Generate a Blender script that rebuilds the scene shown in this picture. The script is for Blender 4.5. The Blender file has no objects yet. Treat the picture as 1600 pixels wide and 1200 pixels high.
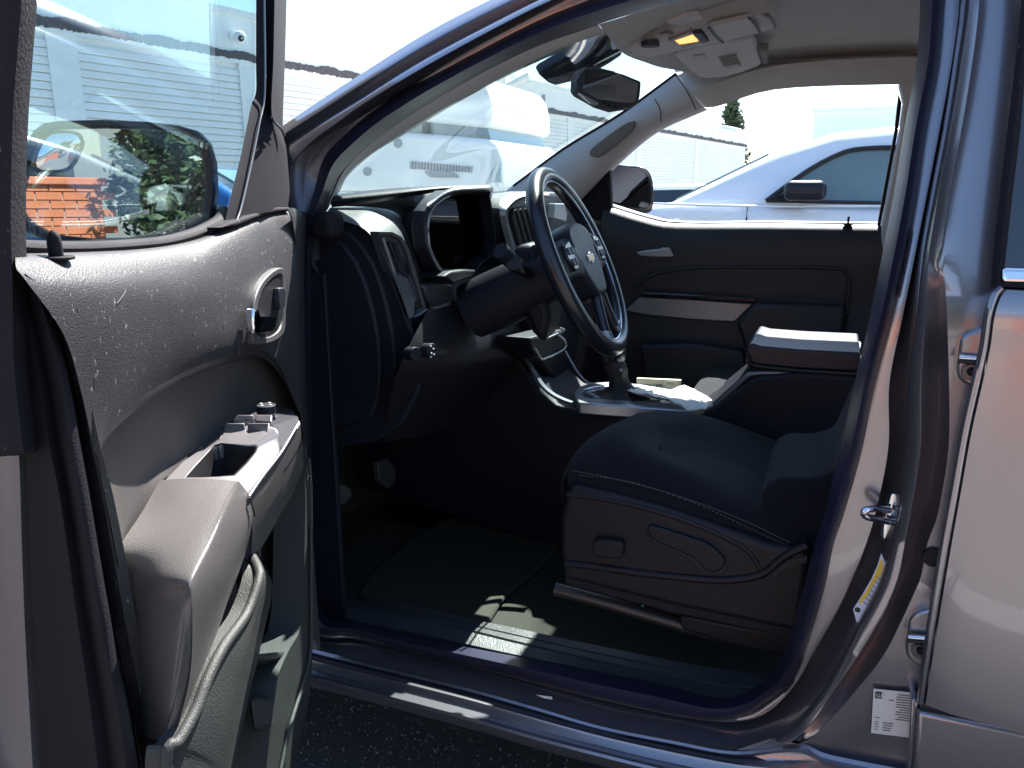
import bpy, bmesh, math, random
from mathutils import Vector, Matrix
random.seed(7)
SC = bpy.context.scene
COL = SC.collection
V = Vector
# ---------------------------------------------------------------- camera
FPX = 1230.0
CAM = V((0.0, -1.15, 1.40))
_y, _p = math.radians(22), math.radians(14)
FW = V((-math.sin(_y)*math.cos(_p), math.cos(_y)*math.cos(_p), -math.sin(_p)))
RT = V((math.cos(_y), math.sin(_y), 0))
UP = RT.cross(FW)
cd = bpy.data.cameras.new('camera'); co = bpy.data.objects.new('camera', cd); COL.objects.link(co)
cd.sensor_width = 36; cd.lens = FPX/1600*36; cd.clip_start = 0.02; cd.clip_end = 3000
co.matrix_world = Matrix(((RT.x, UP.x, -FW.x, CAM.x), (RT.y, UP.y, -FW.y, CAM.y), (RT.z, UP.z, -FW.z, CAM.z), (0, 0, 0, 1)))
SC.camera = co
# ---------------------------------------------------------------- light
SUN = V((0.0, 0.62, 0.79)).normalized()      # towards the sun
elev = math.asin(SUN.z)
w = bpy.data.worlds.new('World'); SC.world = w; w.use_nodes = True
nt = w.node_tree; bg = nt.nodes['Background']
sk = nt.nodes.new('ShaderNodeTexSky'); sk.sky_type = 'NISHITA'; sk.sun_disc = False
sk.sun_elevation = elev; sk.sun_rotation = math.atan2(SUN.x, SUN.y)
sk.air_density = 1.3; sk.dust_density = .6; sk.ozone_density = 4.0
nt.links.new(sk.outputs[0], bg.inputs[0]); bg.inputs[1].default_value = 0.068
sl = bpy.data.lights.new('sun', 'SUN'); so = bpy.data.objects.new('sun', sl); COL.objects.link(so)
sl.energy = 5.0; sl.angle = math.radians(0.5); sl.color = (1, .955, .89)
so.rotation_euler = SUN.to_track_quat('Z', 'Y').to_euler()
SC.view_settings.view_transform = 'Standard'; SC.view_settings.look = 'None'
SC.view_settings.gamma = 1; SC.view_settings.exposure = 2.3
SC.render.engine = 'CYCLES'
SC.cycles.max_bounces = 10; SC.cycles.transparent_max_bounces = 24; SC.cycles.glossy_bounces = 5
SC.cycles.sample_clamp_indirect = 6

# ---------------------------------------------------------------- surveying helpers: a sight line of the photo met with a real plane
def ray(px, py): return FW + RT*((px-800)/FPX) + UP*((600-py)/FPX)
def PLN(px, py, n, d):
    r = ray(px, py); n = V(n); return CAM + r*((d-n.dot(CAM))/n.dot(r))
def Y(px, py, c): return PLN(px, py, (0, 1, 0), c)
def X(px, py, c): return PLN(px, py, (1, 0, 0), c)
def Z(px, py, c): return PLN(px, py, (0, 0, 1), c)
def S(px, py, c, k=.3):        # near body side, leaning in above the belt
    q = Y(px, py, c)
    return q if q.z < 1.25 else PLN(px, py, (0, 1, -k), c-1.25*k)
def FS(px, py, c, k=.3):       # far body side
    q = Y(px, py, c)
    return q if q.z < 1.25 else PLN(px, py, (0, 1, k), c+1.25*k)
_a = math.radians(68); HX = -.88
DN = V((math.sin(_a), math.cos(_a), 0)); DD = V((math.cos(_a), -math.sin(_a), 0)); DH = V((HX, 0, 0))
def D(px, py, o): return PLN(px, py, DN, DN.x*HX+o)      # plane of the open door, o = towards the cabin
def U(px, py, u): return PLN(px, py, DD, DD.x*HX+u)      # plane across the open door
def DL(u, o, z): return DH + DD*u + DN*o + V((0, 0, z))

# ---------------------------------------------------------------- materials
MATS = {}
def mat(name, col, rough=.5, metal=0, spec=.5, coat=0, bump=0, bscale=200, mott=0, mscale=8, dust=None, dscale=150, dthr=.68, sheen=0, coatr=.05):
    if name in MATS: return MATS[name]
    m = bpy.data.materials.new(name); m.use_nodes = True; n = m.node_tree; L = n.links
    b = n.nodes['Principled BSDF']
    b.inputs['Base Color'].default_value = (*col, 1); b.inputs['Roughness'].default_value = rough
    b.inputs['Metallic'].default_value = metal; b.inputs['Specular IOR Level'].default_value = spec
    b.inputs['Coat Weight'].default_value = coat; b.inputs['Coat Roughness'].default_value = coatr
    b.inputs['Sheen Weight'].default_value = sheen
    tc = n.nodes.new('ShaderNodeTexCoord')
    src = None
    if mott or dust:
        nz = n.nodes.new('ShaderNodeTexNoise'); nz.inputs['Scale'].default_value = mscale; nz.inputs['Detail'].default_value = 6
        L.new(tc.outputs['Object'], nz.inputs['Vector'])
        mx = n.nodes.new('ShaderNodeMix'); mx.data_type = 'RGBA'
        mx.inputs['A'].default_value = (*[c*(1-mott) for c in col], 1); mx.inputs['B'].default_value = (*[min(1, c*(1+mott)) for c in col], 1)
        L.new(nz.outputs['Fac'], mx.inputs['Factor']); src = mx.outputs['Result']
        if dust:
            vz = n.nodes.new('ShaderNodeTexNoise'); vz.inputs['Scale'].default_value = dscale; vz.inputs['Detail'].default_value = 3; vz.inputs['Roughness'].default_value = .7
            mp = n.nodes.new('ShaderNodeMapping'); mp.inputs['Scale'].default_value = (1, 1, .55)
            L.new(tc.outputs['Object'], mp.inputs[0]); L.new(mp.outputs[0], vz.inputs['Vector'])
            rp = n.nodes.new('ShaderNodeValToRGB'); rp.color_ramp.elements[0].position = dthr; rp.color_ramp.elements[1].position = dthr+.06
            L.new(vz.outputs['Fac'], rp.inputs[0])
            m2 = n.nodes.new('ShaderNodeMix'); m2.data_type = 'RGBA'; m2.inputs['B'].default_value = (*dust, 1)
            L.new(rp.outputs[0], m2.inputs['Factor']); L.new(src, m2.inputs['A']); src = m2.outputs['Result']
        L.new(src, b.inputs['Base Color'])
        rm = n.nodes.new('ShaderNodeMapRange'); rm.inputs['To Min'].default_value = max(0, rough*(1-.5*mott)); rm.inputs['To Max'].default_value = min(1, rough*(1+.5*mott))
        L.new(nz.outputs['Fac'], rm.inputs['Value']); L.new(rm.outputs[0], b.inputs['Roughness'])
    if bump:
        bn = n.nodes.new('ShaderNodeTexNoise'); bn.inputs['Scale'].default_value = bscale; bn.inputs['Detail'].default_value = 4
        L.new(tc.outputs['Object'], bn.inputs['Vector'])
        bp = n.nodes.new('ShaderNodeBump'); bp.inputs['Strength'].default_value = bump; bp.inputs['Distance'].default_value = .002
        L.new(bn.outputs['Fac'], bp.inputs['Height']); L.new(bp.outputs[0], b.inputs['Normal'])
    MATS[name] = m; return m
def glass(name, tint, ior=1.45, rough=0, f=1.0, smear=0):
    m = bpy.data.materials.new(name); m.use_nodes = True; n = m.node_tree; L = n.links; n.nodes.clear()
    o = n.nodes.new('ShaderNodeOutputMaterial'); t = n.nodes.new('ShaderNodeBsdfTransparent'); g = n.nodes.new('ShaderNodeBsdfGlossy')
    t.inputs[0].default_value = (*tint, 1); g.inputs['Roughness'].default_value = rough
    fr = n.nodes.new('ShaderNodeFresnel'); fr.inputs[0].default_value = ior
    mu = n.nodes.new('ShaderNodeMath'); mu.operation = 'MULTIPLY'; mu.inputs[1].default_value = f; mu.use_clamp = True
    L.new(fr.outputs[0], mu.inputs[0])
    mx = n.nodes.new('ShaderNodeMixShader'); L.new(mu.outputs[0], mx.inputs[0]); L.new(t.outputs[0], mx.inputs[1]); L.new(g.outputs[0], mx.inputs[2])
    last = mx
    if smear:
        tc = n.nodes.new('ShaderNodeTexCoord'); mp = n.nodes.new('ShaderNodeMapping'); mp.inputs['Scale'].default_value = (6, 60, 6); mp.inputs['Rotation'].default_value = (.5, .8, .3)
        nz = n.nodes.new('ShaderNodeTexNoise'); nz.inputs['Scale'].default_value = 2.2; nz.inputs['Detail'].default_value = 5
        L.new(tc.outputs['Object'], mp.inputs[0]); L.new(mp.outputs[0], nz.inputs['Vector'])
        rp = n.nodes.new('ShaderNodeValToRGB'); rp.color_ramp.elements[0].position = .62; rp.color_ramp.elements[1].position = .8
        rp.color_ramp.elements[1].color = (smear, smear, smear, 1)
        L.new(nz.outputs['Fac'], rp.inputs[0])
        df = n.nodes.new('ShaderNodeBsdfTranslucent'); df.inputs[0].default_value = (.7, .72, .72, 1)
        m2 = n.nodes.new('ShaderNodeMixShader'); L.new(rp.outputs[0], m2.inputs[0]); L.new(mx.outputs[0], m2.inputs[1]); L.new(df.outputs[0], m2.inputs[2]); last = m2
    L.new(last.outputs[0], o.inputs[0]); MATS[name] = m; return m
def emit(name, col, s):
    m = bpy.data.materials.new(name); m.use_nodes = True; b = m.node_tree.nodes['Principled BSDF']
    b.inputs['Base Color'].default_value = (*col, 1); b.inputs['Emission Color'].default_value = (*col, 1); b.inputs['Emission Strength'].default_value = s
    MATS[name] = m; return m

PAINT = mat('grey_metallic_paint', (.255, .245, .275), .27, .82, .5, 1.0, mott=.05, mscale=3, bump=.02, bscale=900, coatr=.03)
TRIM = mat('dark_moulded_plastic', (.010, .011, .018), .45, spec=.25, bump=.35, bscale=900, mott=.2, mscale=5)
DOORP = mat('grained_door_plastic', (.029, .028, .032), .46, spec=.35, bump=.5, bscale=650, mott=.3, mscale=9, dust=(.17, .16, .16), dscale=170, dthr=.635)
DOORS = mat('soft_door_insert', (.050, .045, .045), .6, spec=.3, bump=.3, bscale=700, mott=.25, mscale=7, dust=(.25, .24, .24), dscale=120, dthr=.75)
ARM = mat('armrest_vinyl', (.095, .088, .086), .34, bump=.3, bscale=900, mott=.2, mscale=9)
GREYP = mat('satin_grey_bezel', (.16, .15, .155), .34, .35, bump=.1, bscale=800, mott=.15)
SILV = mat('satin_silver', (.42, .44, .47), .32, .8)
CHROME = mat('chrome', (.75, .76, .8), .07, 1)
RUB = mat('black_rubber', (.010, .009, .013), .75, spec=.2, bump=.3, bscale=500, mott=.35, mscale=14, dust=(.07, .065, .065), dscale=260, dthr=.72)
SEAL = mat('door_seal_rubber', (.018, .018, .042), .38, bump=.15, bscale=700, mott=.25)
HEAD = mat('headliner_cloth', (.40, .39, .40), .95, bump=.4, bscale=1500, mott=.06, mscale=12)
HPLA = mat('pale_pillar_plastic', (.40, .38, .40), .6, bump=.2, bscale=900, mott=.05)
CLOTH = mat('black_seat_cloth', (.007, .008, .013), .9, spec=.2, sheen=.06, bump=.6, bscale=1200, mott=.3, mscale=30)
STITCH = mat('grey_thread', (.09, .09, .10), .8)
CARP = mat('floor_carpet', (.020, .020, .014), .98, bump=1.0, bscale=700, mott=.45, mscale=60)
GLOSSB = mat('gloss_black', (.010, .011, .016), .10, coat=1)
LEATH = mat('wheel_leather', (.012, .013, .020), .28, bump=.08, bscale=900)
WHITEP = mat('white_label', (.62, .62, .62), .5)
INK = mat('black_ink', (.02, .02, .02), .6)
MIRR = mat('mirror_silver', (.82, .84, .84), .0, 1)
WSG = glass('windshield_glass', (.74, .86, .84), 1.3, f=.30, smear=.08)
SIDEG = glass('tinted_side_glass', (.76, .87, .90), 1.4, f=.34, smear=.10)
CLEARG = glass('side_glass_light', (.88, .93, .95), 1.3, f=.4)
DARKG = mat('privacy_glass', (.012, .014, .02), .05, coat=1)

# ---------------------------------------------------------------- mesh helpers
def tag(o, label=None, cat=None, group=None, kind=None):
    for k, v in (('label', label), ('category', cat), ('group', group), ('kind', kind)):
        if v: o[k] = v
    return o
def empty(name, loc, label, cat, group=None, parent=None):
    o = bpy.data.objects.new(name, None); COL.objects.link(o); o.location = loc; o.empty_display_size = .1
    tag(o, label, cat, group)
    if parent: o.parent = parent
    return o
def link(name, me, m, parent=None):
    o = bpy.data.objects.new(name, me); COL.objects.link(o)
    if m is not None: me.materials.append(m)
    if parent is not None:
        o.parent = parent
        o.matrix_parent_inverse = Matrix.Translation(-V(parent.location))
    return o
def mesh(name, vs, fs, m, parent=None, smooth=True, bevel=0, segs=2, solid=0, sub=0, offset=0, angle=40):
    me = bpy.data.meshes.new(name); me.from_pydata([tuple(v) for v in vs], [], fs); me.update()
    bm = bmesh.new(); bm.from_mesh(me); bmesh.ops.recalc_face_normals(bm, faces=bm.faces); bm.to_mesh(me); bm.free()
    if smooth: me.polygons.foreach_set('use_smooth', [True]*len(me.polygons))
    o = link(name, me, m, parent)
    if solid:
        md = o.modifiers.new('s', 'SOLIDIFY'); md.thickness = solid; md.offset = offset
    if bevel:
        md = o.modifiers.new('b', 'BEVEL'); md.width = bevel; md.segments = segs; md.limit_method = 'ANGLE'; md.angle_limit = math.radians(30); md.harden_normals = False
    if sub:
        md = o.modifiers.new('u', 'SUBSURF'); md.levels = sub; md.render_levels = sub
    if smooth and not sub:
        try: me.set_sharp_from_angle(angle=math.radians(angle))
        except Exception: pass
    return o
def cr(pts, n, closed=False):
    pts = [V(p) for p in pts]; N = len(pts); out = []
    rng = range(N if closed else N-1)
    for i in rng:
        if closed: a, b, c, d = pts[(i-1) % N], pts[i], pts[(i+1) % N], pts[(i+2) % N]
        else:
            b, c = pts[i], pts[i+1]; a = pts[i-1] if i > 0 else b*2-c; d = pts[i+2] if i+2 < N else c*2-b
        for k in range(n):
            t = k/n
            out.append(.5*((2*b)+(-a+c)*t+(2*a-5*b+4*c-d)*t*t+(-a+3*b-3*c+d)*t*t*t))
    if not closed: out.append(pts[-1])
    return out
def loft(name, curves, m, parent=None, n=5, closed=False, ncross=1, solid=0, **k):
    cs = [cr(c, n, closed) for c in curves]
    if ncross > 1:
        cols = list(zip(*cs)); cols = [cr(c, ncross) for c in cols]; cs = [list(r) for r in zip(*cols)]
    L = len(cs[0]); vs = [p for c in cs for p in c]; fs = []
    for j in range(len(cs)-1):
        for i in range(L if closed else L-1):
            i2 = (i+1) % L
            fs.append((j*L+i, j*L+i2, (j+1)*L+i2, (j+1)*L+i))
    return mesh(name, vs, fs, m, parent, solid=solid, **k)
def grid(name, rows, m, parent=None, n=5, **k):
    return loft(name, rows, m, parent, n=n, ncross=n, **k)
def plate(name, pts, depth, m, parent=None, bevel=.002, curve=0, **k):
    """outline with thickness; depth = vector from front face to back face"""
    if curve: pts = cr(pts, curve, True)
    pts = [V(p) for p in pts]; depth = V(depth); N = len(pts)
    vs = pts+[p+depth for p in pts]; fs = [tuple(range(N)), tuple(range(2*N-1, N-1, -1))]+[(i, (i+1) % N, N+(i+1) % N, N+i) for i in range(N)]
    return mesh(name, vs, fs, m, parent, bevel=bevel, **k)
def ringplate(name, outer, inner, depth, m, parent=None, bevel=.0015, **k):
    N = len(outer); depth = V(depth); a = [V(p) for p in outer]; b = [V(p) for p in inner]
    vs = a+b+[p+depth for p in a]+[p+depth for p in b]; fs = []
    for i in range(N):
        j = (i+1) % N
        fs += [(i, j, N+j, N+i), (2*N+j, 2*N+i, 3*N+i, 3*N+j), (i, 2*N+i, 2*N+j, j), (N+j, 3*N+j, 3*N+i, N+i)]
    return mesh(name, vs, fs, m, parent, bevel=bevel, **k)
def tube(name, pts, r, m, parent=None, seg=10, n=5, closed=False, flat=1.0, ref=None, cap=True):
    ps = cr(pts, n, closed) if n > 1 else [V(p) for p in pts]
    N = len(ps); vs = []; fs = []
    up = V(ref) if ref is not None else V((0, 0, 1))
    for i, p in enumerate(ps):
        t = (ps[(i+1) % N]-ps[i-1]) if closed else (ps[min(i+1, N-1)]-ps[max(i-1, 0)])
        t.normalize(); a = t.cross(up)
        if a.length < 1e-3: a = t.cross(V((1, 0, 0)))
        a.normalize(); b = a.cross(t).normalized()
        rr = r(i/(N-1)) if callable(r) else r
        for k in range(seg):
            th = 2*math.pi*k/seg; vs.append(p+a*(rr*math.cos(th))+b*(rr*flat*math.sin(th)))
    for i in range(N if closed else N-1):
        for k in range(seg):
            i2 = (i+1) % N
            fs.append((i*seg+k, i*seg+(k+1) % seg, i2*seg+(k+1) % seg, i2*seg+k))
    if cap and not closed:
        fs += [tuple(range(seg-1, -1, -1)), tuple((N-1)*seg+k for k in range(seg))]
    return mesh(name, vs, fs, m, parent)
def box(name, c, s, m, parent=None, bevel=.004, ax=None, segs=2):
    """c centre, s full sizes, ax = three axes"""
    ax = ax or (V((1, 0, 0)), V((0, 1, 0)), V((0, 0, 1))); c = V(c)
    vs = [c+ax[0]*(i*s[0]/2)+ax[1]*(j*s[1]/2)+ax[2]*(k*s[2]/2) for i in (-1, 1) for j in (-1, 1) for k in (-1, 1)]
    fs = [(0, 1, 3, 2), (4, 6, 7, 5), (0, 4, 5, 1), (2, 3, 7, 6), (0, 2, 6, 4), (1, 5, 7, 3)]
    return mesh(name, vs, fs, m, parent, bevel=bevel, segs=segs)
def disc(name, c, nrm, r, t, m, parent=None, seg=32, bevel=.001):
    nrm = V(nrm).normalized(); a = nrm.orthogonal().normalized(); b = nrm.cross(a); c = V(c)
    pts = [c+a*(r*math.cos(2*math.pi*i/seg))+b*(r*math.sin(2*math.pi*i/seg)) for i in range(seg)]
    return plate(name, pts, nrm*-t, m, parent, bevel=bevel)
def axes_from(n, up=(0, 0, 1)):
    n = V(n).normalized(); a = V(up).cross(n).normalized(); return a, n.cross(a), n    # right, up, normal
def text(name, s, pos, right, upv, size, m, parent=None, depth=.0002):
    cu = bpy.data.curves.new(name, 'FONT'); cu.body = s; cu.size = size; cu.extrude = depth
    o = bpy.data.objects.new('t', cu); COL.objects.link(o); bpy.context.view_layer.update()
    me = bpy.data.meshes.new_from_object(o); bpy.data.objects.remove(o)
    r = V(right).normalized(); u = V(upv).normalized(); nn = r.cross(u); pos = V(pos)
    for v in me.vertices: v.co = pos+r*v.co.x+u*v.co.y+nn*v.co.z
    me.materials.clear()
    return link(name, me, m, parent)
# ================================================================ SETTING
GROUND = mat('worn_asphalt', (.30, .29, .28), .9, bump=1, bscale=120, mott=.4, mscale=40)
def ground():
    n = 40; vs = []; R = 600
    vs = [(-R, -R, 0), (R, -R, 0), (R, R, 0), (-R, R, 0)]
    o = mesh('asphalt_ground', vs, [(0, 1, 2, 3)], GROUND, smooth=False); tag(o, kind='structure')
    dk = mat('shaded_asphalt', (.035, .034, .034), .9, bump=1, bscale=150, mott=.5, mscale=60)  # dark tone stands for the truck's shade on the ground
    o = mesh('asphalt_shade_strip', [(-2.4, -1.7, .004), (2.4, -1.7, .004), (2.4, 1.8, .004), (-2.4, 1.8, .004)], [(0, 1, 2, 3)], dk, smooth=False); tag(o, kind='structure')
    # concrete apron behind the camera
    con = mat('pale_concrete', (.135, .122, .11), .85, bump=.6, bscale=60, mott=.15, mscale=2)
    o = mesh('concrete_apron', [(-30, -16.4, .004), (60, -16.4, .004), (60, -1.9, .004), (-30, -1.9, .004)], [(0, 1, 2, 3)], con, smooth=False); tag(o, kind='structure')
    # loose grit on the asphalt beside the sill
    vs = []; fs = []
    for i in range(9000):
        x = random.uniform(-2.0, .3); y = random.uniform(-.5, 1.3); r = random.uniform(.002, .0055); a = random.random()*6.3; k = len(vs); h = r*random.uniform(.5, 1)
        for t in range(4): vs.append((x+r*math.cos(a+t*1.57), y+r*math.sin(a+t*1.57), +.003))
        vs.append((x, y, h+.004)); fs += [(k, k+1, k+4), (k+1, k+2, k+4), (k+2, k+3, k+4), (k+3, k, k+4)]
    o = mesh('gravel', vs, fs, mat('road_grit', (.11, .105, .10), .8, mott=.6, mscale=400), smooth=False); tag(o, kind='stuff', label='loose grit bedded in the asphalt beside the door sill', cat='gravel')
ground()

# ---------------------------------------------------------------- long white wall
WP0 = V((-8.9, 2.0, 0)); WDIR = (V((-4.04, 36.53, 0))-V((-8.449, 5.444, 0))).normalized()
WP0 = V((-8.449, 5.444, 0))-WDIR*7.0; WN = V((WDIR.y, -WDIR.x, 0))   # faces the vehicle
WLEN = 38.45
WALLM = mat('white_painted_masonry', (.74, .75, .75), .8, bump=.6, bscale=25, mott=.08, mscale=3)
WALLS = mat('white_painted_band', (.76, .77, .76), .8, bump=.5, bscale=40, mott=.10, mscale=1.5)
def wall():
    root = empty('building_wall', WP0, 'long white painted wall with thin horizontal courses and a dark peeling ledge', 'wall')
    def wp(u, o, z): return WP0+WDIR*u+WN*o+V((0, 0, z))
    def wb(name, u0, u1, o0, o1, z0, z1, m, bevel=.0):
        vs = [wp(u, o, z) for u in (u0, u1) for o in (o0, o1) for z in (z0, z1)]
        return mesh(name, vs, [(0, 1, 3, 2), (4, 6, 7, 5), (0, 4, 5, 1), (2, 3, 7, 6), (0, 2, 6, 4), (1, 5, 7, 3)], m, root, smooth=False, bevel=bevel)
    wb('core', 0, WLEN, -.4, -.02, 0, 3.10, WALLM)
    wb('parapet', 0, WLEN, -.4, .03, 3.215, 3.72, WALLS)
    wb('coping', -.05, WLEN+.05, -.45, .07, 3.72, 3.80, WALLS)
    wb('ledge', 0, WLEN, -.4, .055, 3.10, 3.165, WALLS)
    dk = mat('weathered_ledge_tar', (.09, .08, .08), .9, mott=.6, mscale=20, bump=1, bscale=60)
    # ragged dark joint
    vs = []; fs = []; n = 1600
    for i in range(n+1):
        u = WLEN*i/n; j = .012+.02*abs(math.sin(u*3.1)+math.sin(u*7.3))+random.random()*.022
        vs += [wp(u, .056+random.random()*.01, 3.155-random.random()*.03), wp(u, .05, 3.215+j), wp(u, -.05, 3.215+j)]
        if i: k = 3*i; fs += [(k-3, k, k+1, k-2), (k-2, k+1, k+2, k-1)]
    mesh('peeling_flashing', vs, fs, dk, root, smooth=False)
    ch = .090; pw = .36
    us = [1.8, 7.25, 9.98, 15.3, 20.5, 25.3, 31.1, WLEN-.05]
    for b in range(len(us)-1):
        u0 = us[b]+pw; u1 = us[b+1]
        wb('pilaster', us[b], u0, -.1, .030, 0, 3.10, WALLM)
        src = mesh('board', [wp(u, o, z) for u in (u0, u1) for o, z in ((-.03, 0), (.0, .0), (.010, .010), (.003, ch-.012), (-.03, ch-.012))],
                   [(0, 1, 6, 5), (1, 2, 7, 6), (2, 3, 8, 7), (3, 4, 9, 8), (0, 4, 3, 2, 1), (5, 6, 7, 8, 9)], WALLM, root, smooth=False)
        src.location.z = .05
        for c in range(1, 33):
            o = src.copy(); COL.objects.link(o)
            o.location = V((0, 0, c*ch+.05))+WN*random.uniform(-.002, .004)
    return wp
wp = wall()
def small_wall_things():
    def cam():
        p = PLN(375, 58, WN, WN.dot(WP0)+.18)
        r = empty('security_camera', p, 'small dome security camera on the white wall, seen through the door window', 'camera')
        wm = mat('white_fixture', (.8, .8, .8), .4)
        disc('mount', p-WN*.12, WN, .07, .03, wm, r); tube('arm', [p-WN*.13, p-WN*.02], .02, wm, r, n=1)
        vs = []; bm = bmesh.new(); bmesh.ops.create_uvsphere(bm, u_segments=18, v_segments=10, radius=.085)
        bmesh.ops.translate(bm, verts=bm.verts, vec=p); me = bpy.data.meshes.new('dome'); bm.to_mesh(me); bm.free()
        me.polygons.foreach_set('use_smooth', [True]*len(me.polygons)); link('dome', me, wm, r)
        disc('lens', p+V((.06, -.05, -.03)), V((.8, -.5, -.3)), .04, .02, INK, r)
    cam()
    p = PLN(1143, 203, WN, WN.dot(WP0)+.5)
    r = empty('floodlight', p, 'white floodlight bracketed near the far end of the wall, through the passenger window', 'light')
    wm = MATS['white_fixture']
    tube('bracket', [p-WN*.5+V((0, 0, -.1)), p-WN*.2+V((0, 0, .05)), p], .04, wm, r)
    plate('lamp_head', [p+V((0, 0, .18))-WN*.3-WDIR*.4, p+V((0, 0, .05))+WN*.3-WDIR*.4, p+V((0, 0, .05))+WN*.3+WDIR*.4, p+V((0, 0, .18))-WN*.3+WDIR*.4], (0, 0, -.16), wm, r, bevel=.02)
    # conduit stub seen through the windshield
    for (a, b) in (((850, 148), (850, 158)),):
        q0 = PLN(a[0], a[1], WN, WN.dot(WP0)+.08); q1 = PLN(b[0], b[1]+6, WN, WN.dot(WP0)+.08)
        o = tube('vent_pipe', [q0, q1], .035, mat('galvanised', (.3, .3, .3), .5, .5), n=1); tag(o, 'short grey vent pipe on the wall above the ledge', 'pipe')
    q = PLN(800, 130, WN, WN.dot(WP0)+.5)
    r = empty('wall_lamp', q, 'pale tube lamp on the wall top seen through the windshield beside the mirror', 'light')
    tube('lamp_tube', [PLN(787, 138, WN, WN.dot(WP0)+.25), PLN(828, 117, WN, WN.dot(WP0)+.9)], .07, wm, r, n=1)
    box('mount', PLN(784, 132, WN, WN.dot(WP0)+.15), (.3, .3, .35), wm, r)
small_wall_things()

def far_building():
    m = mat('pale_blue_render', (.72, .82, .88), .8)
    p = Y(1333, 190, 60.0)
    a = Y(1273, 176, 60.0); b = Y(1430, 176, 60.0)
    r = empty('far_building', (a.x, 60, 0), 'flat pale blue building in the far distance above the white SUV', 'building')
    vs = [(x, y, z) for x in (a.x, b.x) for y in (60, 70) for z in (0, a.z)]
    mesh('wall', vs, [(0, 1, 3, 2), (4, 6, 7, 5), (0, 4, 5, 1), (2, 3, 7, 6), (0, 2, 6, 4), (1, 5, 7, 3)], m, r, smooth=False)
    mesh('roof_edge', [(x, y, z) for x in (a.x-.2, b.x+.2) for y in (59.8, 70.2) for z in (a.z, a.z+.25)], [(0, 1, 3, 2), (4, 6, 7, 5), (0, 4, 5, 1), (2, 3, 7, 6), (0, 2, 6, 4), (1, 5, 7, 3)], m, r, smooth=False)
far_building()

def leaves_mesh(name, centres, count, size, m, parent, flat=False):
    vs = []; fs = []
    for i in range(count):
        c, rad = random.choice(centres)
        d = V((random.gauss(0, 1), random.gauss(0, 1), random.gauss(0, 1))).normalized()*rad*random.uniform(.35, 1)**.6
        p = c+d; s = size*random.uniform(.6, 1.3)
        a = V((random.gauss(0, 1), random.gauss(0, 1), random.gauss(0, .6))).normalized(); b = a.orthogonal().normalized()
        b = (Matrix.Rotation(random.random()*6.3, 3, a) @ b); k = len(vs)
        vs += [p-a*s*.6, p+b*s*.28, p+a*s*.6, p-b*s*.28]; fs.append((k, k+1, k+2, k+3))
    return mesh(name, vs, fs, m, parent, smooth=False)
LEAF = mat('glossy_leaf', (.035, .055, .018), .45, mott=.5, mscale=3)
LEAFD = mat('dark_conifer_needles', (.06, .09, .045), .6, mott=.5, mscale=3)
BARK = mat('bark', (.12, .09, .07), .9, bump=1, bscale=30)
def trees():
    b = Y(1143, 200, 48.0); top = Y(1143, 155, 48.0)
    r = empty('conifer_tree', (b.x, 48, 0), 'small dark conifer tip showing above the far end of the wall', 'tree')
    tube('trunk', [(b.x, 48, 0), (b.x, 48, top.z)], lambda t: .2*(1-t)+.02, BARK, r, n=1)
    cs = []
    for k in range(40):
        t = k/39; rr = 1.25*(1-t)**.8+.1; z = b.z-3+(top.z-b.z+2.8)*t
        for j in range(3): cs.append((V((b.x+random.uniform(-rr, rr)*.8, 48+random.uniform(-rr, rr)*.8, z+random.uniform(-.2, .2))), .28+.2*rr))
    leaves_mesh('crown', cs, 5200, .22, LEAFD, r)
    # leafy tree behind the photographer, seen in the door mirror
    base = V((.35, -7.2, 0))
    for base, n, lab in ((V((1.15, -7.3, 0)), 90, 'leafy tree behind the vehicle, showing in the middle of the door mirror'), (V((3.4, -8.6, 0)), 90, 'darker leafy tree beside the tiled roof, showing at the inner side of the door mirror')):
        r = empty('leafy_tree', base, lab, 'tree')
        tube('trunk', [base, base+V((.1, 0, 1.2)), base+V((-.05, .1, 2.6)), base+V((.1, 0, 4.2))], lambda t: .16*(1-t)+.03, BARK, r)
        cs = []
        for k in range(n):
            an = random.random()*6.3; rr = random.uniform(.1, 1.25); z = random.uniform(1.25, 4.6)
            cs.append((base+V((rr*math.cos(an), rr*math.sin(an), z)), random.uniform(.2, .42)))
        for k in range(6):
            c = cs[k*5][0]; tube('limb', [base+V((0, 0, 1.6+.3*k)), (base+V((0, 0, 2+.3*k))+c)/2, c], lambda t: .05*(1-t)+.012, BARK, r)
        leaves_mesh('crown', cs, 26000, .085, LEAF, r)
trees()
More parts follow.
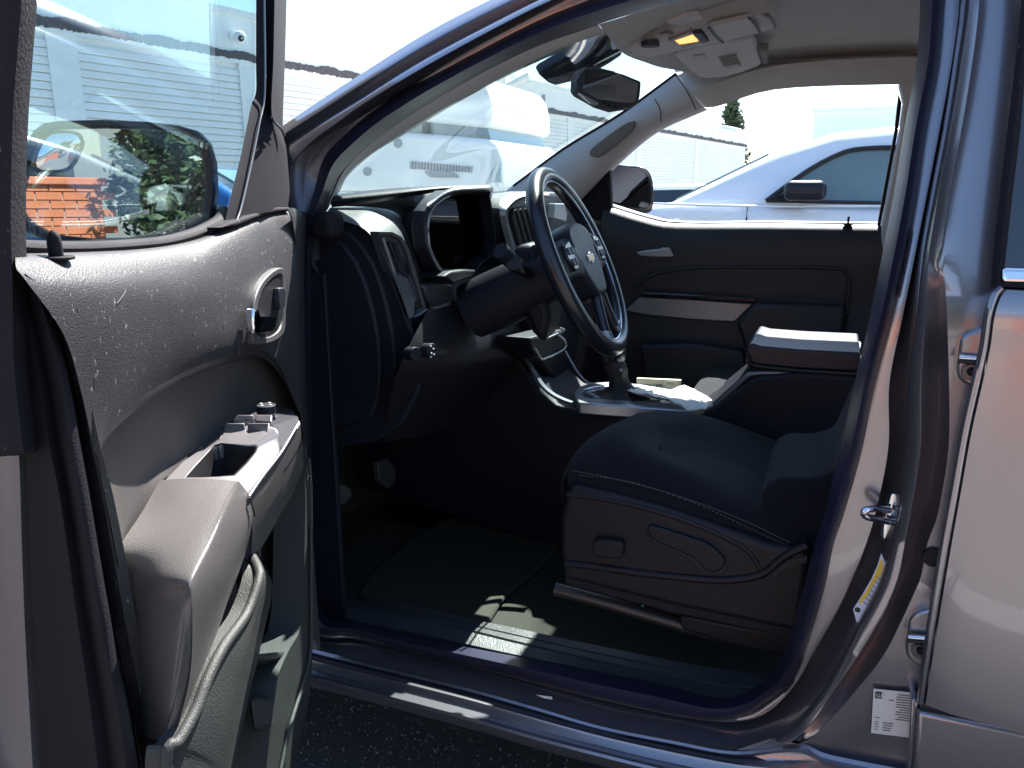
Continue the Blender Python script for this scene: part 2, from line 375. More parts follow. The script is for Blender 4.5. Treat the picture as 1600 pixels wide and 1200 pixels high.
def brick_house():
    br = mat('orange_clay_brick', (.40, .11, .045), .75, mott=.3, mscale=9, bump=.5, bscale=30)
    mo = mat('pale_mortar', (.35, .25, .19), .9)
    r = empty('brick_wall', (-2, -7.4, 0), 'low orange brick wall behind the vehicle, showing in the lower part of the door mirror', 'wall')
    box('core', (-2.0, -7.45, .80), (4.7, .30, 1.60), mo, r, bevel=0)
    src = None
    for j in range(21):
        for i in range(12):
            x = -2.2+i*.222+(.11 if j % 2 else 0); z = .045+j*.078
            if src is None:
                src = box('brick', (0, 0, 0), (.21, .03, .068), br, r, bevel=0); src.location = (x, -7.29, z); continue
            o = src.copy(); COL.objects.link(o); o.location = (x, -7.29+random.uniform(-.004, .004), z)
    box('coping', (-2.0, -7.44, 1.66), (4.8, .40, .07), br, r, bevel=.01)
    st = mat('beige_stucco', (.15, .14, .13), .9, mott=.15, mscale=1)
    r = empty('reflection_building', (5, -17, 0), 'plain beige building added out of view behind the camera, darkening reflections in the paint', 'building')  # unseen building, added to darken what the rear door reflects
    box('wall', (6, -19, 2.1), (44, 5, 4.2), st, r, bevel=.02)
    box('roof_edge', (6, -19, 4.3), (44.5, 5.5, .25), mat('brown_fascia', (.08, .06, .05), .7), r, bevel=.02)
    for k in range(9): box('window', (-13+k*4.6, -16.48, 1.9), (1.9, .06, 1.3), DARKG, r, bevel=.01)
brick_house()

# ---------------------------------------------------------------- vehicles in the yard
TYRE = mat('tyre_rubber', (.02, .02, .02), .8)
def wheel(p, r, parent, side):
    t = .22
    w_ = disc('wheel', p, (0, side, 0), r, t, TYRE, parent, bevel=.03)
    h = disc('rim', p+V((0, side*.012, 0)), (0, side, 0), r*.66, .05, SILV, w_, bevel=.01)
    h.matrix_parent_inverse = w_.matrix_world.inverted()
def solid_profile(name, prof, w, m, parent, bevel, T, top_in=0, zref=0, ztop=1, segs=3):
    N = len(prof); vs = []
    for s in (-1, 1):
        for x, z in prof:
            k = max(0, min(1, (z-zref)/(ztop-zref))) if top_in else 0
            vs.append(T @ V((x, s*(w/2-top_in*k), z)))
    fs = [tuple(range(N)), tuple(range(2*N-1, N-1, -1))]+[(i, (i+1) % N, N+(i+1) % N, N+i) for i in range(N)]
    return mesh(name, vs, fs, m, parent, bevel=bevel, segs=segs)
def vehicle(name, label, cat, loc, rot, body, gh, w, paint, gh_in=.16, wheels=(), wins=None, handles=(), belt=1, top=1.5, group=None, glassm=None, clad=None):
    """nose towards -x in its own frame"""
    r = empty(name, loc, label, cat, group)
    T = Matrix.Translation(V(loc)) @ Matrix.Rotation(rot, 4, 'Z')
    glassm = glassm or DARKG
    solid_profile('body', body, w, paint, r, .07, T)
    solid_profile('cabin', gh, w-.06, paint, r, .05, T, gh_in, belt, top)
    for s in (-1, 1):
        for poly in (wins or []):
            vs = [T @ V((x, s*((w-.06)/2-gh_in*max(0, (z-belt)/(top-belt))+.006), z)) for x, z in poly]
            nn = (T.to_3x3() @ V((0, -s, 0)))
            plate('side_window', vs, nn*.02, glassm, r, bevel=0, curve=0)
        for x, z in handles:
            c = T @ V((x, s*(w/2+.02), z)); box('door_handle', c, (.18, .03, .035), paint, r, .01, ax=[T.to_3x3() @ a for a in (V((1, 0, 0)), V((0, 1, 0)), V((0, 0, 1)))])
    for x, rad in wheels:
        for s in (-1, 1):
            p = T @ V((x, s*(w/2-.0), rad)); sd = (T.to_3x3() @ V((0, s, 0)))
            wv = disc('wheel', p, sd, rad, .22, TYRE, r, bevel=.03); disc('rim', p+sd*.01, sd, rad*.66, .05, SILV, wv, bevel=.01)
    return r, T
def band(pts, T, nrm, th, name, m, parent): return plate(name, [T @ V(p) for p in pts], (T.to_3x3() @ V(nrm))*th, m, parent, bevel=.004)
WCAR = mat('white_car_paint', (.78, .80, .83), .25, coat=1)
SEEG = mat('suv_window', (.14, .19, .19), .06, coat=1, mott=.5, mscale=3)
def yard():
    # white SUV next to the truck, nose to the left; near side at y = 3.0
    px = lambda a, b: (Y(a, b, 3.0).x, Y(a, b, 3.0).z)
    wb_ = px(1052, 289); A1 = px(1207, 221); A2 = px(1304, 209); B1 = px(1390, 210)
    w = 1.86; loc = (0, 3.0+w/2, 0)
    body = [(-2.0, .45), (-2.02, .85), (-1.93, 1.12), (-1.6, 1.22), (-1.1, 1.30), (-.75, 1.33), (.3, 1.31), (2.5, 1.30), (2.62, 1.0), (2.6, .45), (2.3, .3), (-1.8, .3)]
    gh = [(-.86, 1.30), (-.30, 1.585), (-.05, 1.665), (.3, 1.695), (1.2, 1.70), (2.1, 1.66), (2.5, 1.30)]
    win = [px(1183, 314), px(1247, 266), px(1304, 236), px(1350, 229), px(1400, 228), px(1400, 318)]
    win = [(x+.04, z) for x, z in win]
    win2 = [(.30, 1.325), (.30, 1.58), (1.0, 1.60), (1.1, 1.33)]
    r, T = vehicle('white_suv', 'white SUV with dark mirror parked beside the vehicle, seen through the passenger window', 'car', loc, 0, body, gh, w, WCAR,
                   gh_in=.20, wheels=((-1.15, .36), (1.7, .36)), wins=[win, win2], handles=((.45, 1.12), (1.35, 1.12)), belt=1.3, top=1.7, glassm=SEEG)
    # windshield
    ws = glass('suv_windshield_glass', (.5, .6, .6), 1.5, f=1.5)
    plate('windshield', [(-.80, loc[1]-.78, 1.345), (-.36, loc[1]-.66, 1.572), (-.36, loc[1]+.66, 1.572), (-.80, loc[1]+.78, 1.345)], (.02, 0, -.03), SEEG, r, bevel=0)
    q = Y(1258, 298, 2.93)
    hm = box('mirror', q, (.19, .12, .095), mat('suv_mirror_cap', (.012, .013, .02), .35, spec=.3), r, .035, segs=4)
    plate('mirror_stalk', [Y(1205, 308, 2.98), Y(1232, 300, 2.95), Y(1262, 312, 2.95), Y(1250, 318, 2.98)], (0, .05, 0), MATS['suv_mirror_cap'], r)
    def sidep(x, z): return T @ V((x, -((w-.06)/2-.20*max(0, (z-1.3)/.4)+.012), z))
    tube('window_trim', [sidep(x, z) for x, z in win[:-1]], .012, INK, r, n=3, seg=6)
    tube('window_trim', [sidep(*win[0]), sidep(*win[-1])], .010, INK, r, n=1, seg=6)
    plate('mirror_sail', [sidep(win[0][0]+.02, win[0][1]+.012), sidep(win[0][0]+.17, win[0][1]+.012), sidep(win[0][0]+.17, win[0][1]+.10)], (0, -.006, 0), INK, r, bevel=0)
    tube('door_seam', [Y(1168, 322, 2.994), Y(1166, 345, 2.994), Y(1165, 420, 2.994)], .004, INK, r, n=1)
    tube('body_crease', [Y(1020, 318, 2.99), Y(1165, 322, 2.99), Y(1400, 322, 2.99)], .006, WCAR, r, n=3)
    # another white car nose beyond
    vehicle('white_sedan', 'low white car whose pale bonnet shows between the SUV and the passenger mirror', 'car', (-2.6, 9.5, 0), .1,
            [(-2.0, .3), (-2.1, .8), (-1.2, 1.05), (2.2, 1.1), (2.3, .4), (1.9, .25)], [(-.9, 1.0), (-.2, 1.42), (1.0, 1.45), (1.9, 1.05)], 1.8, WCAR,
            wheels=((-1.3, .33), (1.4, .33)), wins=[[(-.6, 1.1), (-.1, 1.36), (.9, 1.38), (1.5, 1.12)]], belt=1.05, top=1.45)
    # white van ahead, facing right-ish
    loc = (-3.9, 7.6, 0); rot = math.radians(170)
    c = Y(770, 180, 7.0)
    r = empty('white_van', (-4.6, 7.6, 0), 'tall white van with a grille and dark window band, seen through the windshield', 'van')
    yv = 7.0
    P = lambda a, b, d=0: Y(a, b, yv+d)
    van = mat('van_white', (.84, .84, .83), .35, coat=.5)
    base = [P(430, 175), P(600, 120), P(700, 112), P(752, 124), P(762, 150), P(766, 185), P(763, 199), P(660, 189), P(430, 160)]
    plate('upper_body', [P(600, 112), P(700, 108), P(745, 118), P(758, 135), P(765, 165), P(765, 190), P(762, 200), P(660, 190), P(600, 185)], (0, 2.0, 0), van, r, bevel=.08, segs=4)
    plate('window_band', [P(560, 182, .12), P(660, 190, .12), P(762, 200, .12), P(768, 222, .12), P(560, 205, .12)], (0, 1.7, 0), mat('van_glass', (.25, .31, .33), .1, coat=1), r, bevel=.0)
    plate('mid_body', [P(515, 201), P(660, 208), P(765, 217), P(778, 228), P(783, 255), P(785, 300), P(515, 300)], (0, 2.0, 0), van, r, bevel=.06, segs=4)
    b = P(515, 301, 0); e = P(786, 301, 0)
    plate('lower_body', [V((b.x, yv, b.z)), V((e.x, yv, e.z)), V((e.x+.08, yv, .35)), V((b.x, yv, .35))], (0, 2.0, 0), van, r, bevel=.03)
    for i in range(20):
        x = 641+i*4.9
        plate('grille_slat', [P(x, 252+i*.45, -.03), P(x+2.6, 252+i*.45, -.03), P(x+2.2, 264+i*.3, -.03), P(x-.4, 264+i*.3, -.03)], (0, .05, 0), mat('grille_grey', (.3, .32, .33), .5), r, bevel=0)
    plate('grille_scoop', [P(662, 268, -.03), P(690, 266, -.03), P(712, 272, -.03), P(716, 278, -.03), P(672, 277, -.03)], (0, .05, 0), MATS['grille_grey'], r, bevel=.005)
    plate('corner_lamp', [P(768, 236, -.02), P(777, 232, -.02), P(783, 250, -.02), P(784, 285, -.02), P(765, 285, -.02)], (0, .05, 0), mat('lamp_glass', (.5, .58, .6), .2, coat=1), r, bevel=.01)
    box('window_divider', P(667, 200, .1), (.07, .1, .16), INK, r)
    disc('badge', P(621, 224, -.02), (0, -1, 0), .05, .04, MATS['grille_grey'], r); disc('badge', P(573, 268, -.02), (0, -1, 0), .05, .04, MATS['grille_grey'], r)
    for x in (b.x+.6, e.x-.7):
        wv = disc('wheel', V((x, yv-.02, .38)), (0, -1, 0), .38, .25, TYRE, r, bevel=.03); disc('rim', V((x, yv-.04, .38)), (0, -1, 0), .24, .05, SILV, wv, bevel=.01)
    # blue car
    blue = mat('blue_car_paint', (.03, .16, .42), .25, .3, coat=1)
    bx = PLN(345, 300, (0, 1, 0), 1.8)
    r, T = vehicle('blue_car', 'blue car behind the door mirror, its blue roof edge and windscreen showing past the mirror', 'car', (bx.x-1.2, 3.0, 0), math.radians(200),
                   [(-2.1, .35), (-2.15, .8), (-1.9, 1.0), (-1.0, 1.1), (1.9, 1.12), (2.1, 1.0), (2.1, .4), (1.8, .25), (-1.8, .25)],
                   [(-1.0, 1.05), (-.25, 1.50), (.2, 1.56), (1.1, 1.54), (1.9, 1.08)], 1.8, blue, gh_in=.2, wheels=((-1.3, .33), (1.35, .33)),
                   wins=[[(-.7, 1.13), (-.15, 1.46), (.45, 1.49), (.45, 1.13)], [(.52, 1.13), (.52, 1.49), (1.0, 1.47), (1.6, 1.13)]], handles=((.2, .95),), belt=1.1, top=1.55, glassm=SEEG)
    wsv = [(-.98, -.72, 1.10), (-.30, -.60, 1.485), (-.30, .60, 1.485), (-.98, .72, 1.10)]
    plate('windshield', [T @ V((x-.012, y, z+.02)) for x, y, z in wsv], (0, 0, -.02), mat('green_windscreen', (.20, .30, .28), .08, coat=1), r, bevel=0)
    # silver pickup at the far left
    q = Y(30, 240, 3.2)
    vehicle('silver_pickup', 'silver pickup partly hidden by the door frame at the left edge', 'car', (q.x-.2, 4.4, 0), math.radians(180),
            [(-2.4, .5), (-2.4, 1.0), (-1.0, 1.15), (.9, 1.15), (2.6, 1.15), (2.6, .5)], [(-.9, 1.1), (-.3, 1.62), (.7, 1.64), (.95, 1.1)], 1.9,
            mat('silver_car_paint', (.5, .53, .53), .3, .4, coat=1), wheels=((-1.6, .4), (1.7, .4)), wins=[[(-.6, 1.18), (-.2, 1.55), (.2, 1.56), (.2, 1.18)], [(.27, 1.18), (.27, 1.56), (.62, 1.56), (.8, 1.18)]], belt=1.12, top=1.64, handles=((.1, 1.0),))
yard()
# ================================================================ THE TRUCK: shell
TR = empty('pickup_truck', (-.3, .9, 0), 'grey metallic pickup truck with its driver door standing open', 'truck')
ST = [  # seal inner | seal outer | flange edge | step edge  (walking round the door opening)
 ((502,955),(490,978),(486,985),(465,1008)), ((489,850),(474,850),(466,850),(450,850)), ((487,600),(472,600),(464,600),(448,600)),
 ((486,450),(470,450),(462,450),(446,450)), ((492,370),(474,360),(464,355),(446,340)), ((517,300),(490,300),(462,268),(456,262)),
 ((535,268),(507,245),(492,226),(489,221)), ((565,236),(540,210),(530,198),(527,193)), ((605,205),(577,177),(567,171),(563,166)),
 ((655,171),(640,137),(632,131),(628,126)), ((712,137),(690,110),(680,103),(676,98)), ((775,103),(752,77),(747,66),(743,61)),
 ((850,68),(840,32),(836,20),(832,15)), ((935,38),(920,0),(915,-16),(912,-21)), ((1014,15),(1000,-25),(995,-45),(993,-50)),
 ((1150,-15),(1150,-65),(1147,-88),(1146,-94)), ((1350,-40),(1350,-85),(1355,-108),(1356,-115)), ((1420,-40),(1430,-75),(1450,-95),(1460,-102)),
 ((1436,-20),(1474,-30),(1497,-40),(1506,-42)), ((1437,20),(1475,20),(1500,10),(1508,10)), ((1432,100),(1467,100),(1488,100),(1496,100)),
 ((1413,200),(1448,200),(1470,200),(1480,200)), ((1397,300),(1433,300),(1450,300),(1461,300)), ((1378,400),(1415,400),(1430,400),(1443,400)),
 ((1358,500),(1392,500),(1410,500),(1431,500)), ((1335,600),(1367,600),(1391,600),(1420,600)), ((1313,700),(1348,700),(1391,700),(1418,700)),
 ((1288,800),(1320,800),(1372,800),(1403,800)), ((1273,850),(1303,850),(1357,850),(1392,850)), ((1258,908),(1291,908),(1333,908),(1376,908)),
 ((1241,967),(1275,967),(1303,967),(1345,967)), ((1227,1015),(1255,1020),(1270,1022),(1316,1025)), ((1208,1050),(1234,1069),(1246,1064),(1281,1083)),
 ((1180,1073),(1199,1098),(1216,1100),(1246,1127)), ((1150,1088),(1165,1117),(1180,1122),(1211,1153)), ((1105,1091),(1112,1123),(1120,1128),(1150,1172)),
 ((1040,1072),(1040,1112),(1040,1116),(1050,1155)), ((940,1052),(940,1090),(940,1094),(940,1133)), ((840,1032),(840,1065),(840,1069),(840,1104)),
 ((740,1013),(740,1040),(740,1043),(740,1076)), ((640,994),(640,1016),(640,1019),(630,1049)), ((560,975),(560,993),(556,998),(540,1027))]
I0 = [S(*s[0], .125) for s in ST]; SM = [S((s[0][0]+s[1][0])/2, (s[0][1]+s[1][1])/2, .055) for s in ST]
SO = [S(*s[1], .088) for s in ST]; FE = [S(*s[2], .085) for s in ST]; SE = [S(*s[3], .03) for s in ST]
SB = [S(*s[0], .15) for s in ST]
loft('door_seal', [SB, I0, [(a+b*2)/3+V((0, -.012, 0)) for a, b in zip(I0, SM)], SM, [(a*2+b)/3+V((0, -.004, 0)) for a, b in zip(SM, SO)], SO, [p+V((0, .02, 0)) for p in SO]], SEAL, TR, closed=True, n=5, solid=0)
def mid(A, B, t, dy): return [a.lerp(b, t)+V((0, dy, 0)) for a, b in zip(A, B)]
# painted flange, dark returned step and crease lip: one sheet of steel
loft('door_frame', [[p+V((0, .012, 0)) for p in SO], SO, mid(SO, FE, .5, -.002), mid(SO, FE, .92, 0), mid(FE, SE, .06, .020), mid(FE, SE, .35, .048), mid(FE, SE, .75, .048), mid(FE, SE, .93, .016), mid(FE, SE, .98, -.003), SE], PAINT, TR, closed=True, n=6, solid=-.001, angle=60)
# B-pillar outer skin between the two doors, then sill return
C6 = [(1465,-42),(1515,10),(1502,100),(1486,200),(1467,300),(1452,400),(1446,500),(1441,600),(1440,700),(1425,800),(1415,850),(1403,908),(1377,967),(1342,1025),(1301,1083),(1272,1127),(1240,1157)]
C6[0] = (1512,-42)
C7 = [(1530,-42),(1530,10),(1520,100),(1504,200),(1486,300),(1476,400),(1480,500),(1483,600),(1482,700),(1466,800),(1449,850),(1437,908),(1410,967),(1380,1025),(1334,1083),(1292,1130),(1250,1162)]
C5 = [s[3] for s in ST[18:35]]
K = len(C6)
dg = [0, 0, 0, 0, .0, .004, .03, .055, .065, .065, .065, .065, .065, .06, .045, .02, .004]
r5 = [S(*p, .03) for p in C5]; r6 = [S(*p, .012) for p in C6]; r7 = [S(*p, .035) for p in C7]
g = [a.lerp(b, .35)+V((0, d, 0)) for a, b, d in zip(r6, r7, dg)]; g2 = [a.lerp(b, .75)+V((0, d, 0)) for a, b, d in zip(r6, r7, dg)]
EXT = [(1610,-42),(1610,10),(1605,100),(1600,200),(1590,300),(1585,400),(1580,500),(1565,600),(1550,700),(1535,800),(1530,850),(1525,908),(1515,967),(1510,1025),(1500,1083),(1490,1130),(1480,1165)]
r8 = [S(*p, .04) for p in EXT]
loft('b_pillar_skin', [r5, mid(r5, r6, .12, -.010), mid(r5, r6, .85, -.004), r6, [a.lerp(b, .08)+V((0, d*.35, 0)) for a, b, d in zip(r6, r7, dg)], g, g2, r7, mid(r7, r8, .3, 0), r8], PAINT, TR, n=6, solid=0, angle=60)
# rocker under the door: crease, two ribs, skirt
def sill(name, rows, m):
    return loft(name, rows, m, TR, n=5, angle=50)
xs = [(465,1008),(540,1027),(630,1049),(740,1076),(840,1104),(940,1133),(1050,1155),(1150,1172),(1250,1162),(1340,1168),(1480,1200)]
l2 = [S(*p, .03) for p in xs[:9]]+[S(1300, 1180, .02), S(1480, 1215, .02)]
def down(pts, dy, dz): return [p+V((0, dy, dz)) for p in pts]
l1 = [Y(*p, -.03) for p in [(450,1047),(530,1068),(620,1091),(740,1123),(840,1152),(940,1178),(1050,1205),(1150,1226),(1250,1250),(1340,1272),(1480,1310)]]
lr = [a.lerp(b, .62)+V((0, .012, .003)) for a, b in zip(l2, l1)]
sill('rocker_panel', [l2, down(l2, -.006, -.004), down(l2, -.002, -.012), [a.lerp(b, .30)+V((0, .022, -.01)) for a, b in zip(l2, l1)], down(lr, .006, 0), lr, down(lr, -.002, -.004), [a.lerp(b, .86)+V((0, .016, -.006)) for a, b in zip(l2, l1)], l1, down(l1, -.003, -.004), down(l1, .002, -.018), down(l1, .012, -.034), down(l1, .12, -.040)], PAINT)
# lower B-pillar quarter
q0 = [SE[35], SE[34]]+[S(*p, .035) for p in C7[::-1][1:8]]
grid('pillar_foot', [[S(1150,1172,.03), S(1211,1153,.03), S(1250,1162,.03), S(1292,1130,.034), S(1334,1083,.035), S(1380,1025,.035), S(1410,967,.035), S(1437,908,.035)],
                     [S(1180,1182,.028), S(1240,1172,.03), S(1275,1172,.032), S(1320,1145,.034), S(1370,1095,.035), S(1415,1045,.035), S(1445,990,.035), S(1475,930,.035)],
                     [S(1210,1195,.02), S(1262,1195,.025), S(1300,1195,.03), S(1360,1190,.034), S(1420,1170,.035), S(1470,1130,.035), S(1500,1060,.035), S(1540,960,.035)],
                     [S(1250,1230,.0), S(1300,1240,.0), S(1350,1250,.01), S(1420,1255,.02), S(1480,1240,.03), S(1540,1200,.035), S(1570,1100,.035), S(1590,980,.035)]], PAINT, TR, n=4)
# A-pillar and roof rail outer bands
A0 = [(380,235),(441,197),(500,157),(565,115),(665,52),(765,0),(900,-62),(1050,-115),(1250,-150),(1480,-160),(1620,-150)]
A1 = [(380,255),(441,212),(503,172),(565,132),(665,70),(765,17),(900,-46),(1050,-100),(1250,-138),(1480,-148),(1620,-138)]
A2 = [(385,275),(441,231),(503,190),(565,152),(665,90),(765,37),(900,-28),(1050,-84),(1250,-124),(1480,-134),(1620,-125)]
A3 = [(400,330),(452,270),(489,221),(527,193),(628,126),(743,61),(832,15),(993,-50),(1146,-94),(1356,-115),(1460,-102)]
a0 = [S(*p, .067) for p in A0]; a1 = [S(*p, .055) for p in A1]; a2 = [S(*p, .05) for p in A2]; a3 = [SE[4]]+[SE[5], SE[6], SE[7], SE[9], SE[11], SE[12], SE[14], SE[15], SE[16], SE[17]]
am = [a.lerp(b, .25)+V((0, .016, 0)) for a, b in zip(a1, a2)]; am2 = [a.lerp(b, .8)+V((0, .016, 0)) for a, b in zip(a1, a2)]
loft('roof_rail', [[p+V((0, .12, -.015)) for p in a0], [p+V((0, .03, -.002)) for p in a0], a0, a1, am, am2, a2, mid(a2, a3, .5, -.006), a3], PAINT, TR, n=6, angle=60)
# rail above the pillar between the doors
grid('rail_end', [[S(1460,-102,.03), S(1520,-104,.03), S(1600,-106,.03), S(1700,-100,.03)], [S(1490,-75,.03), S(1535,-75,.03), S(1610,-75,.04), S(1700,-75,.04)], [S(1506,-42,.03), S(1540,-42,.03), S(1610,-42,.04), S(1700,-42,.04)]], PAINT, TR, n=3)
grid('rail_top', [[a2[8], a2[9], a2[10], S(1760,-110,.05)], [S(1356,-115,.03), S(1460,-102,.03), S(1600,-106,.03), S(1700,-100,.03)]], PAINT, TR, n=3)
# roof skin and far rail
zr = 1.80
rx = [-.50, -.2, .2, .7, 1.3]
grid('roof', [[(x, .25, 1.745) for x in rx], [(x, .40, 1.79) for x in rx], [(x-.02, .82, zr+.01) for x in rx], [(x, 1.25, 1.79) for x in rx], [(x, 1.42, 1.745) for x in rx]], PAINT, TR, n=3, solid=-.004)
# bonnet, wing and cowl
grid('bonnet', [[(-1.30, .12, 1.20), (-1.7, .10, 1.19), (-2.2, .12, 1.13), (-2.5, .2, 1.02)], [(-1.34, .45, 1.235), (-1.7, .45, 1.23), (-2.2, .45, 1.17), (-2.6, .5, 1.05)], [(-1.36, .85, 1.245), (-1.7, .85, 1.24), (-2.2, .85, 1.18), (-2.65, .85, 1.06)], [(-1.34, 1.25, 1.235), (-1.7, 1.25, 1.23), (-2.2, 1.25, 1.17), (-2.6, 1.2, 1.05)], [(-1.30, 1.58, 1.20), (-1.7, 1.6, 1.19), (-2.2, 1.58, 1.13), (-2.5, 1.5, 1.02)]], PAINT, TR, n=4, solid=-.003)
for ys, nm in ((.06, 'front_wing'), (1.64, 'front_wing')):
    s = 1 if ys < 1 else -1
    grid(nm, [[(-.93, ys+s*.04, 1.22), (-1.4, ys+s*.05, 1.19), (-2.2, ys+s*.05, 1.12), (-2.55, ys+s*.15, 1.0)], [(-.93, ys, 1.05), (-1.4, ys, 1.05), (-2.2, ys, 1.0), (-2.6, ys+s*.1, .9)], [(-.95, ys, .45), (-1.32, ys, .80), (-2.25, ys, .82), (-2.6, ys+s*.1, .5)]], PAINT, TR, n=4, solid=-.003)
plate('front_bumper', [(-2.62, .15, .5), (-2.62, 1.55, .5), (-2.66, 1.5, .98), (-2.66, .2, .98)], (.08, 0, 0), TRIM, TR, bevel=.03)
for yy, sd in ((.04, -1), (1.66, 1)):
    for xx in (-1.78, 1.5):
        wv = disc('wheel', V((xx, yy, .38)), (0, sd, 0), .38, .25, TYRE, TR, bevel=.03); disc('rim', V((xx, yy+sd*.01, .38)), (0, sd, 0), .25, .05, SILV, wv, bevel=.01)
# far side: door outer skin, seen as bright sill beyond the glass
grid('far_door_skin', [[(-.98, 1.56, 1.315), (-.5, 1.575, 1.285), (.2, 1.575, 1.29), (1.2, 1.575, 1.29)], [(-.98, 1.63, 1.24), (-.5, 1.64, 1.24), (.2, 1.64, 1.24), (1.2, 1.64, 1.24)], [(-.98, 1.66, .9), (-.5, 1.66, .9), (.2, 1.66, .9), (1.2, 1.66, .9)], [(-.98, 1.62, .42), (-.5, 1.62, .42), (.2, 1.62, .42), (1.2, 1.62, .42)]], PAINT, TR, n=3)
# rear cab (blocks light from behind, off to the right)
box('cab_back', (1.32, .82, 1.1), (.04, 1.4, 1.3), TRIM, TR)
box('floor_pan', (-.1, .84, .33), (2.9, 1.45, .03), TRIM, TR)
box('kick_panel_sun_block', (-1.18, 1.52, .82), (.46, .04, .95), TRIM, TR)  # added out of sight to stop sun leaking into the far footwell
box('cowl_sun_block', (-1.36, .84, 1.235), (.17, 1.5, .03), TRIM, TR)  # added cover over the slit that let sun onto the toe board
box('firewall', (-1.36, .84, .78), (.03, 1.45, .9), TRIM, TR)

# ---- windshield
nA = [S(*p, .16) for p in [(480,330),(512,318),(528,300),(540,280),(580,242),(640,205),(715,160),(765,132),(840,96),(890,74),(948,54)]]
hd = [Y(948,54,.28), Y(975,84,.55), Y(1010,98,.85), Y(1035,106,1.1), FS(1055,118,1.49)]
fA = [FS(*p, 1.49) for p in [(1055,118),(970,180),(880,235),(805,290)]]
def ws_grid(dz=0):
    base = [V((-.92, .17, 1.33)), V((-1.18, .45, 1.29)), V((-1.28, .82, 1.28)), V((-1.22, 1.2, 1.29)), V((-1.08, 1.47, 1.36))]
    rows = []
    top = [S(948,54,.16)+V((0.03, 0, .01)), hd[1], hd[2], hd[3], hd[4]]
    for t in (0, .25, .5, .75, 1):
        row = []
        for i in range(5):
            p = base[i].lerp(top[i], t); p.z += .03*math.sin(math.pi*t); p.x -= .015*math.sin(math.pi*t)
            row.append(p)
        if t not in (0,): row[0] = nA[{.25: 3, .5: 5, .75: 8, 1: 10}[t]]+V((-.004, .004, .004))
        if t not in (0,): row[4] = {.25: fA[3].lerp(fA[2], .3), .5: fA[2], .75: fA[1], 1: fA[0]}[t]+V((-.01, .0, .006))
        rows.append(row)
    return rows
WSR = ws_grid()
grid('windshield', WSR, WSG, TR, n=4)
tube('windshield_edge', [FS(1057,116,1.48), FS(970,179,1.48), FS(880,234,1.48), FS(803,291,1.48)], .006, RUB, TR)
# ---- near A-pillar trim (pale) from the seal to the glass
nI = [I0[4], I0[5]+V((0, .006, 0)), I0[6], I0[7], I0[8], I0[9], I0[10], I0[11], I0[12], I0[13]]
nJ = [S(*p, .19) for p in [(500,345),(530,300),(543,276),(580,242),(625,214),(670,187),(728,153),(788,121),(862,87),(948,54)]]
loft('a_pillar_trim', [[p+V((0, .004, 0)) for p in nI], mid(nI, nJ, .4, -.012), mid(nI, nJ, .85, -.004), nJ, [p+V((-.03, .02, .03)) for p in nJ]], HPLA, TR, n=5, angle=60)
tube('glass_edge_trim', [p+V((-.01, .006, .006)) for p in nJ], .004, RUB, TR)
# ---- headliner
def HL(pts, c): return [S(*p, c) for p in pts]
e0 = [I0[13], I0[14], I0[15], I0[16]]+[V((.5, .24, 1.70)), V((1.3, .24, 1.70))]
e1 = [S(948,54,.20), S(1040,30,.20)+V((0, .02, .012)), S(1150,5,.21)+V((0, .03, .015)), S(1350,-20,.21)+V((0, .03, .015)), V((.5, .30, 1.715)), V((1.3, .3, 1.715))]
def crow(yy, x0, z0, zc): return [V((x0, yy, z0)), V((x0+.10, yy, z0+(zc-z0)*.5)), V((-.15, yy, zc)), V((.08, yy, zc)), V((.5, yy, zc)), V((1.3, yy, zc))]
c1 = crow(hd[1].y, hd[1].x, hd[1].z, 1.765); c2 = crow(hd[2].y, hd[2].x, hd[2].z, 1.775); c3 = crow(hd[3].y, hd[3].x, hd[3].z, 1.77)
c4 = crow(1.30, hd[4].x+.03, hd[4].z+.004, 1.745)
ft = [FS(1055,118,1.49), FS(1100,168,1.46), FS(1210,140,1.46), FS(1395,132,1.46), V((.5, 1.36, 1.66)), V((1.3, 1.36, 1.66))]
f5 = [FS(1055,118,1.49)+V((.01, -.01, 0)), FS(1090,140,1.40), FS(1200,105,1.38), FS(1390,90,1.38), V((.5, 1.33, 1.71)), V((1.3, 1.33, 1.71))]
grid('headliner', [e0, e1, c1, c2, c3, c4, f5, ft], HEAD, TR, n=5)
# ---- far A-pillar trim, far quarter
fo = [FS(1055,118,1.475), FS(970,180,1.475), FS(880,235,1.475), FS(805,290,1.475), FS(785,305,1.475)]
fi = [FS(1100,168,1.45), FS(1020,204,1.45), FS(955,258,1.45), FS(915,300,1.45), FS(890,325,1.45)]
loft('a_pillar_trim', [[p+V((-.02, .02, 0)) for p in fo], fo, mid(fo, fi, .35, -.03), mid(fo, fi, .75, -.03), fi, [p+V((0, .08, 0)) for p in fi]], HPLA, TR, n=6, angle=60)
plate('grab_handle_recess', [FS(989,188,1.41), FS(986,206,1.41), FS(942,242,1.41), FS(926,245,1.41), FS(921,236,1.41), FS(940,219,1.41), FS(968,198,1.41)], (0, .02, 0), mat('recess_plastic', (.13, .12, .115), .7), TR, bevel=.004, curve=3)
tube('trim_seam', [FS(1058,120,1.44), FS(1072,140,1.42), FS(1088,172,1.42)], .0016, INK, TR)
tube('trim_seam', [FS(1023,155,1.42), FS(1031,170,1.42), FS(1033,190,1.42)], .0016, INK, TR)
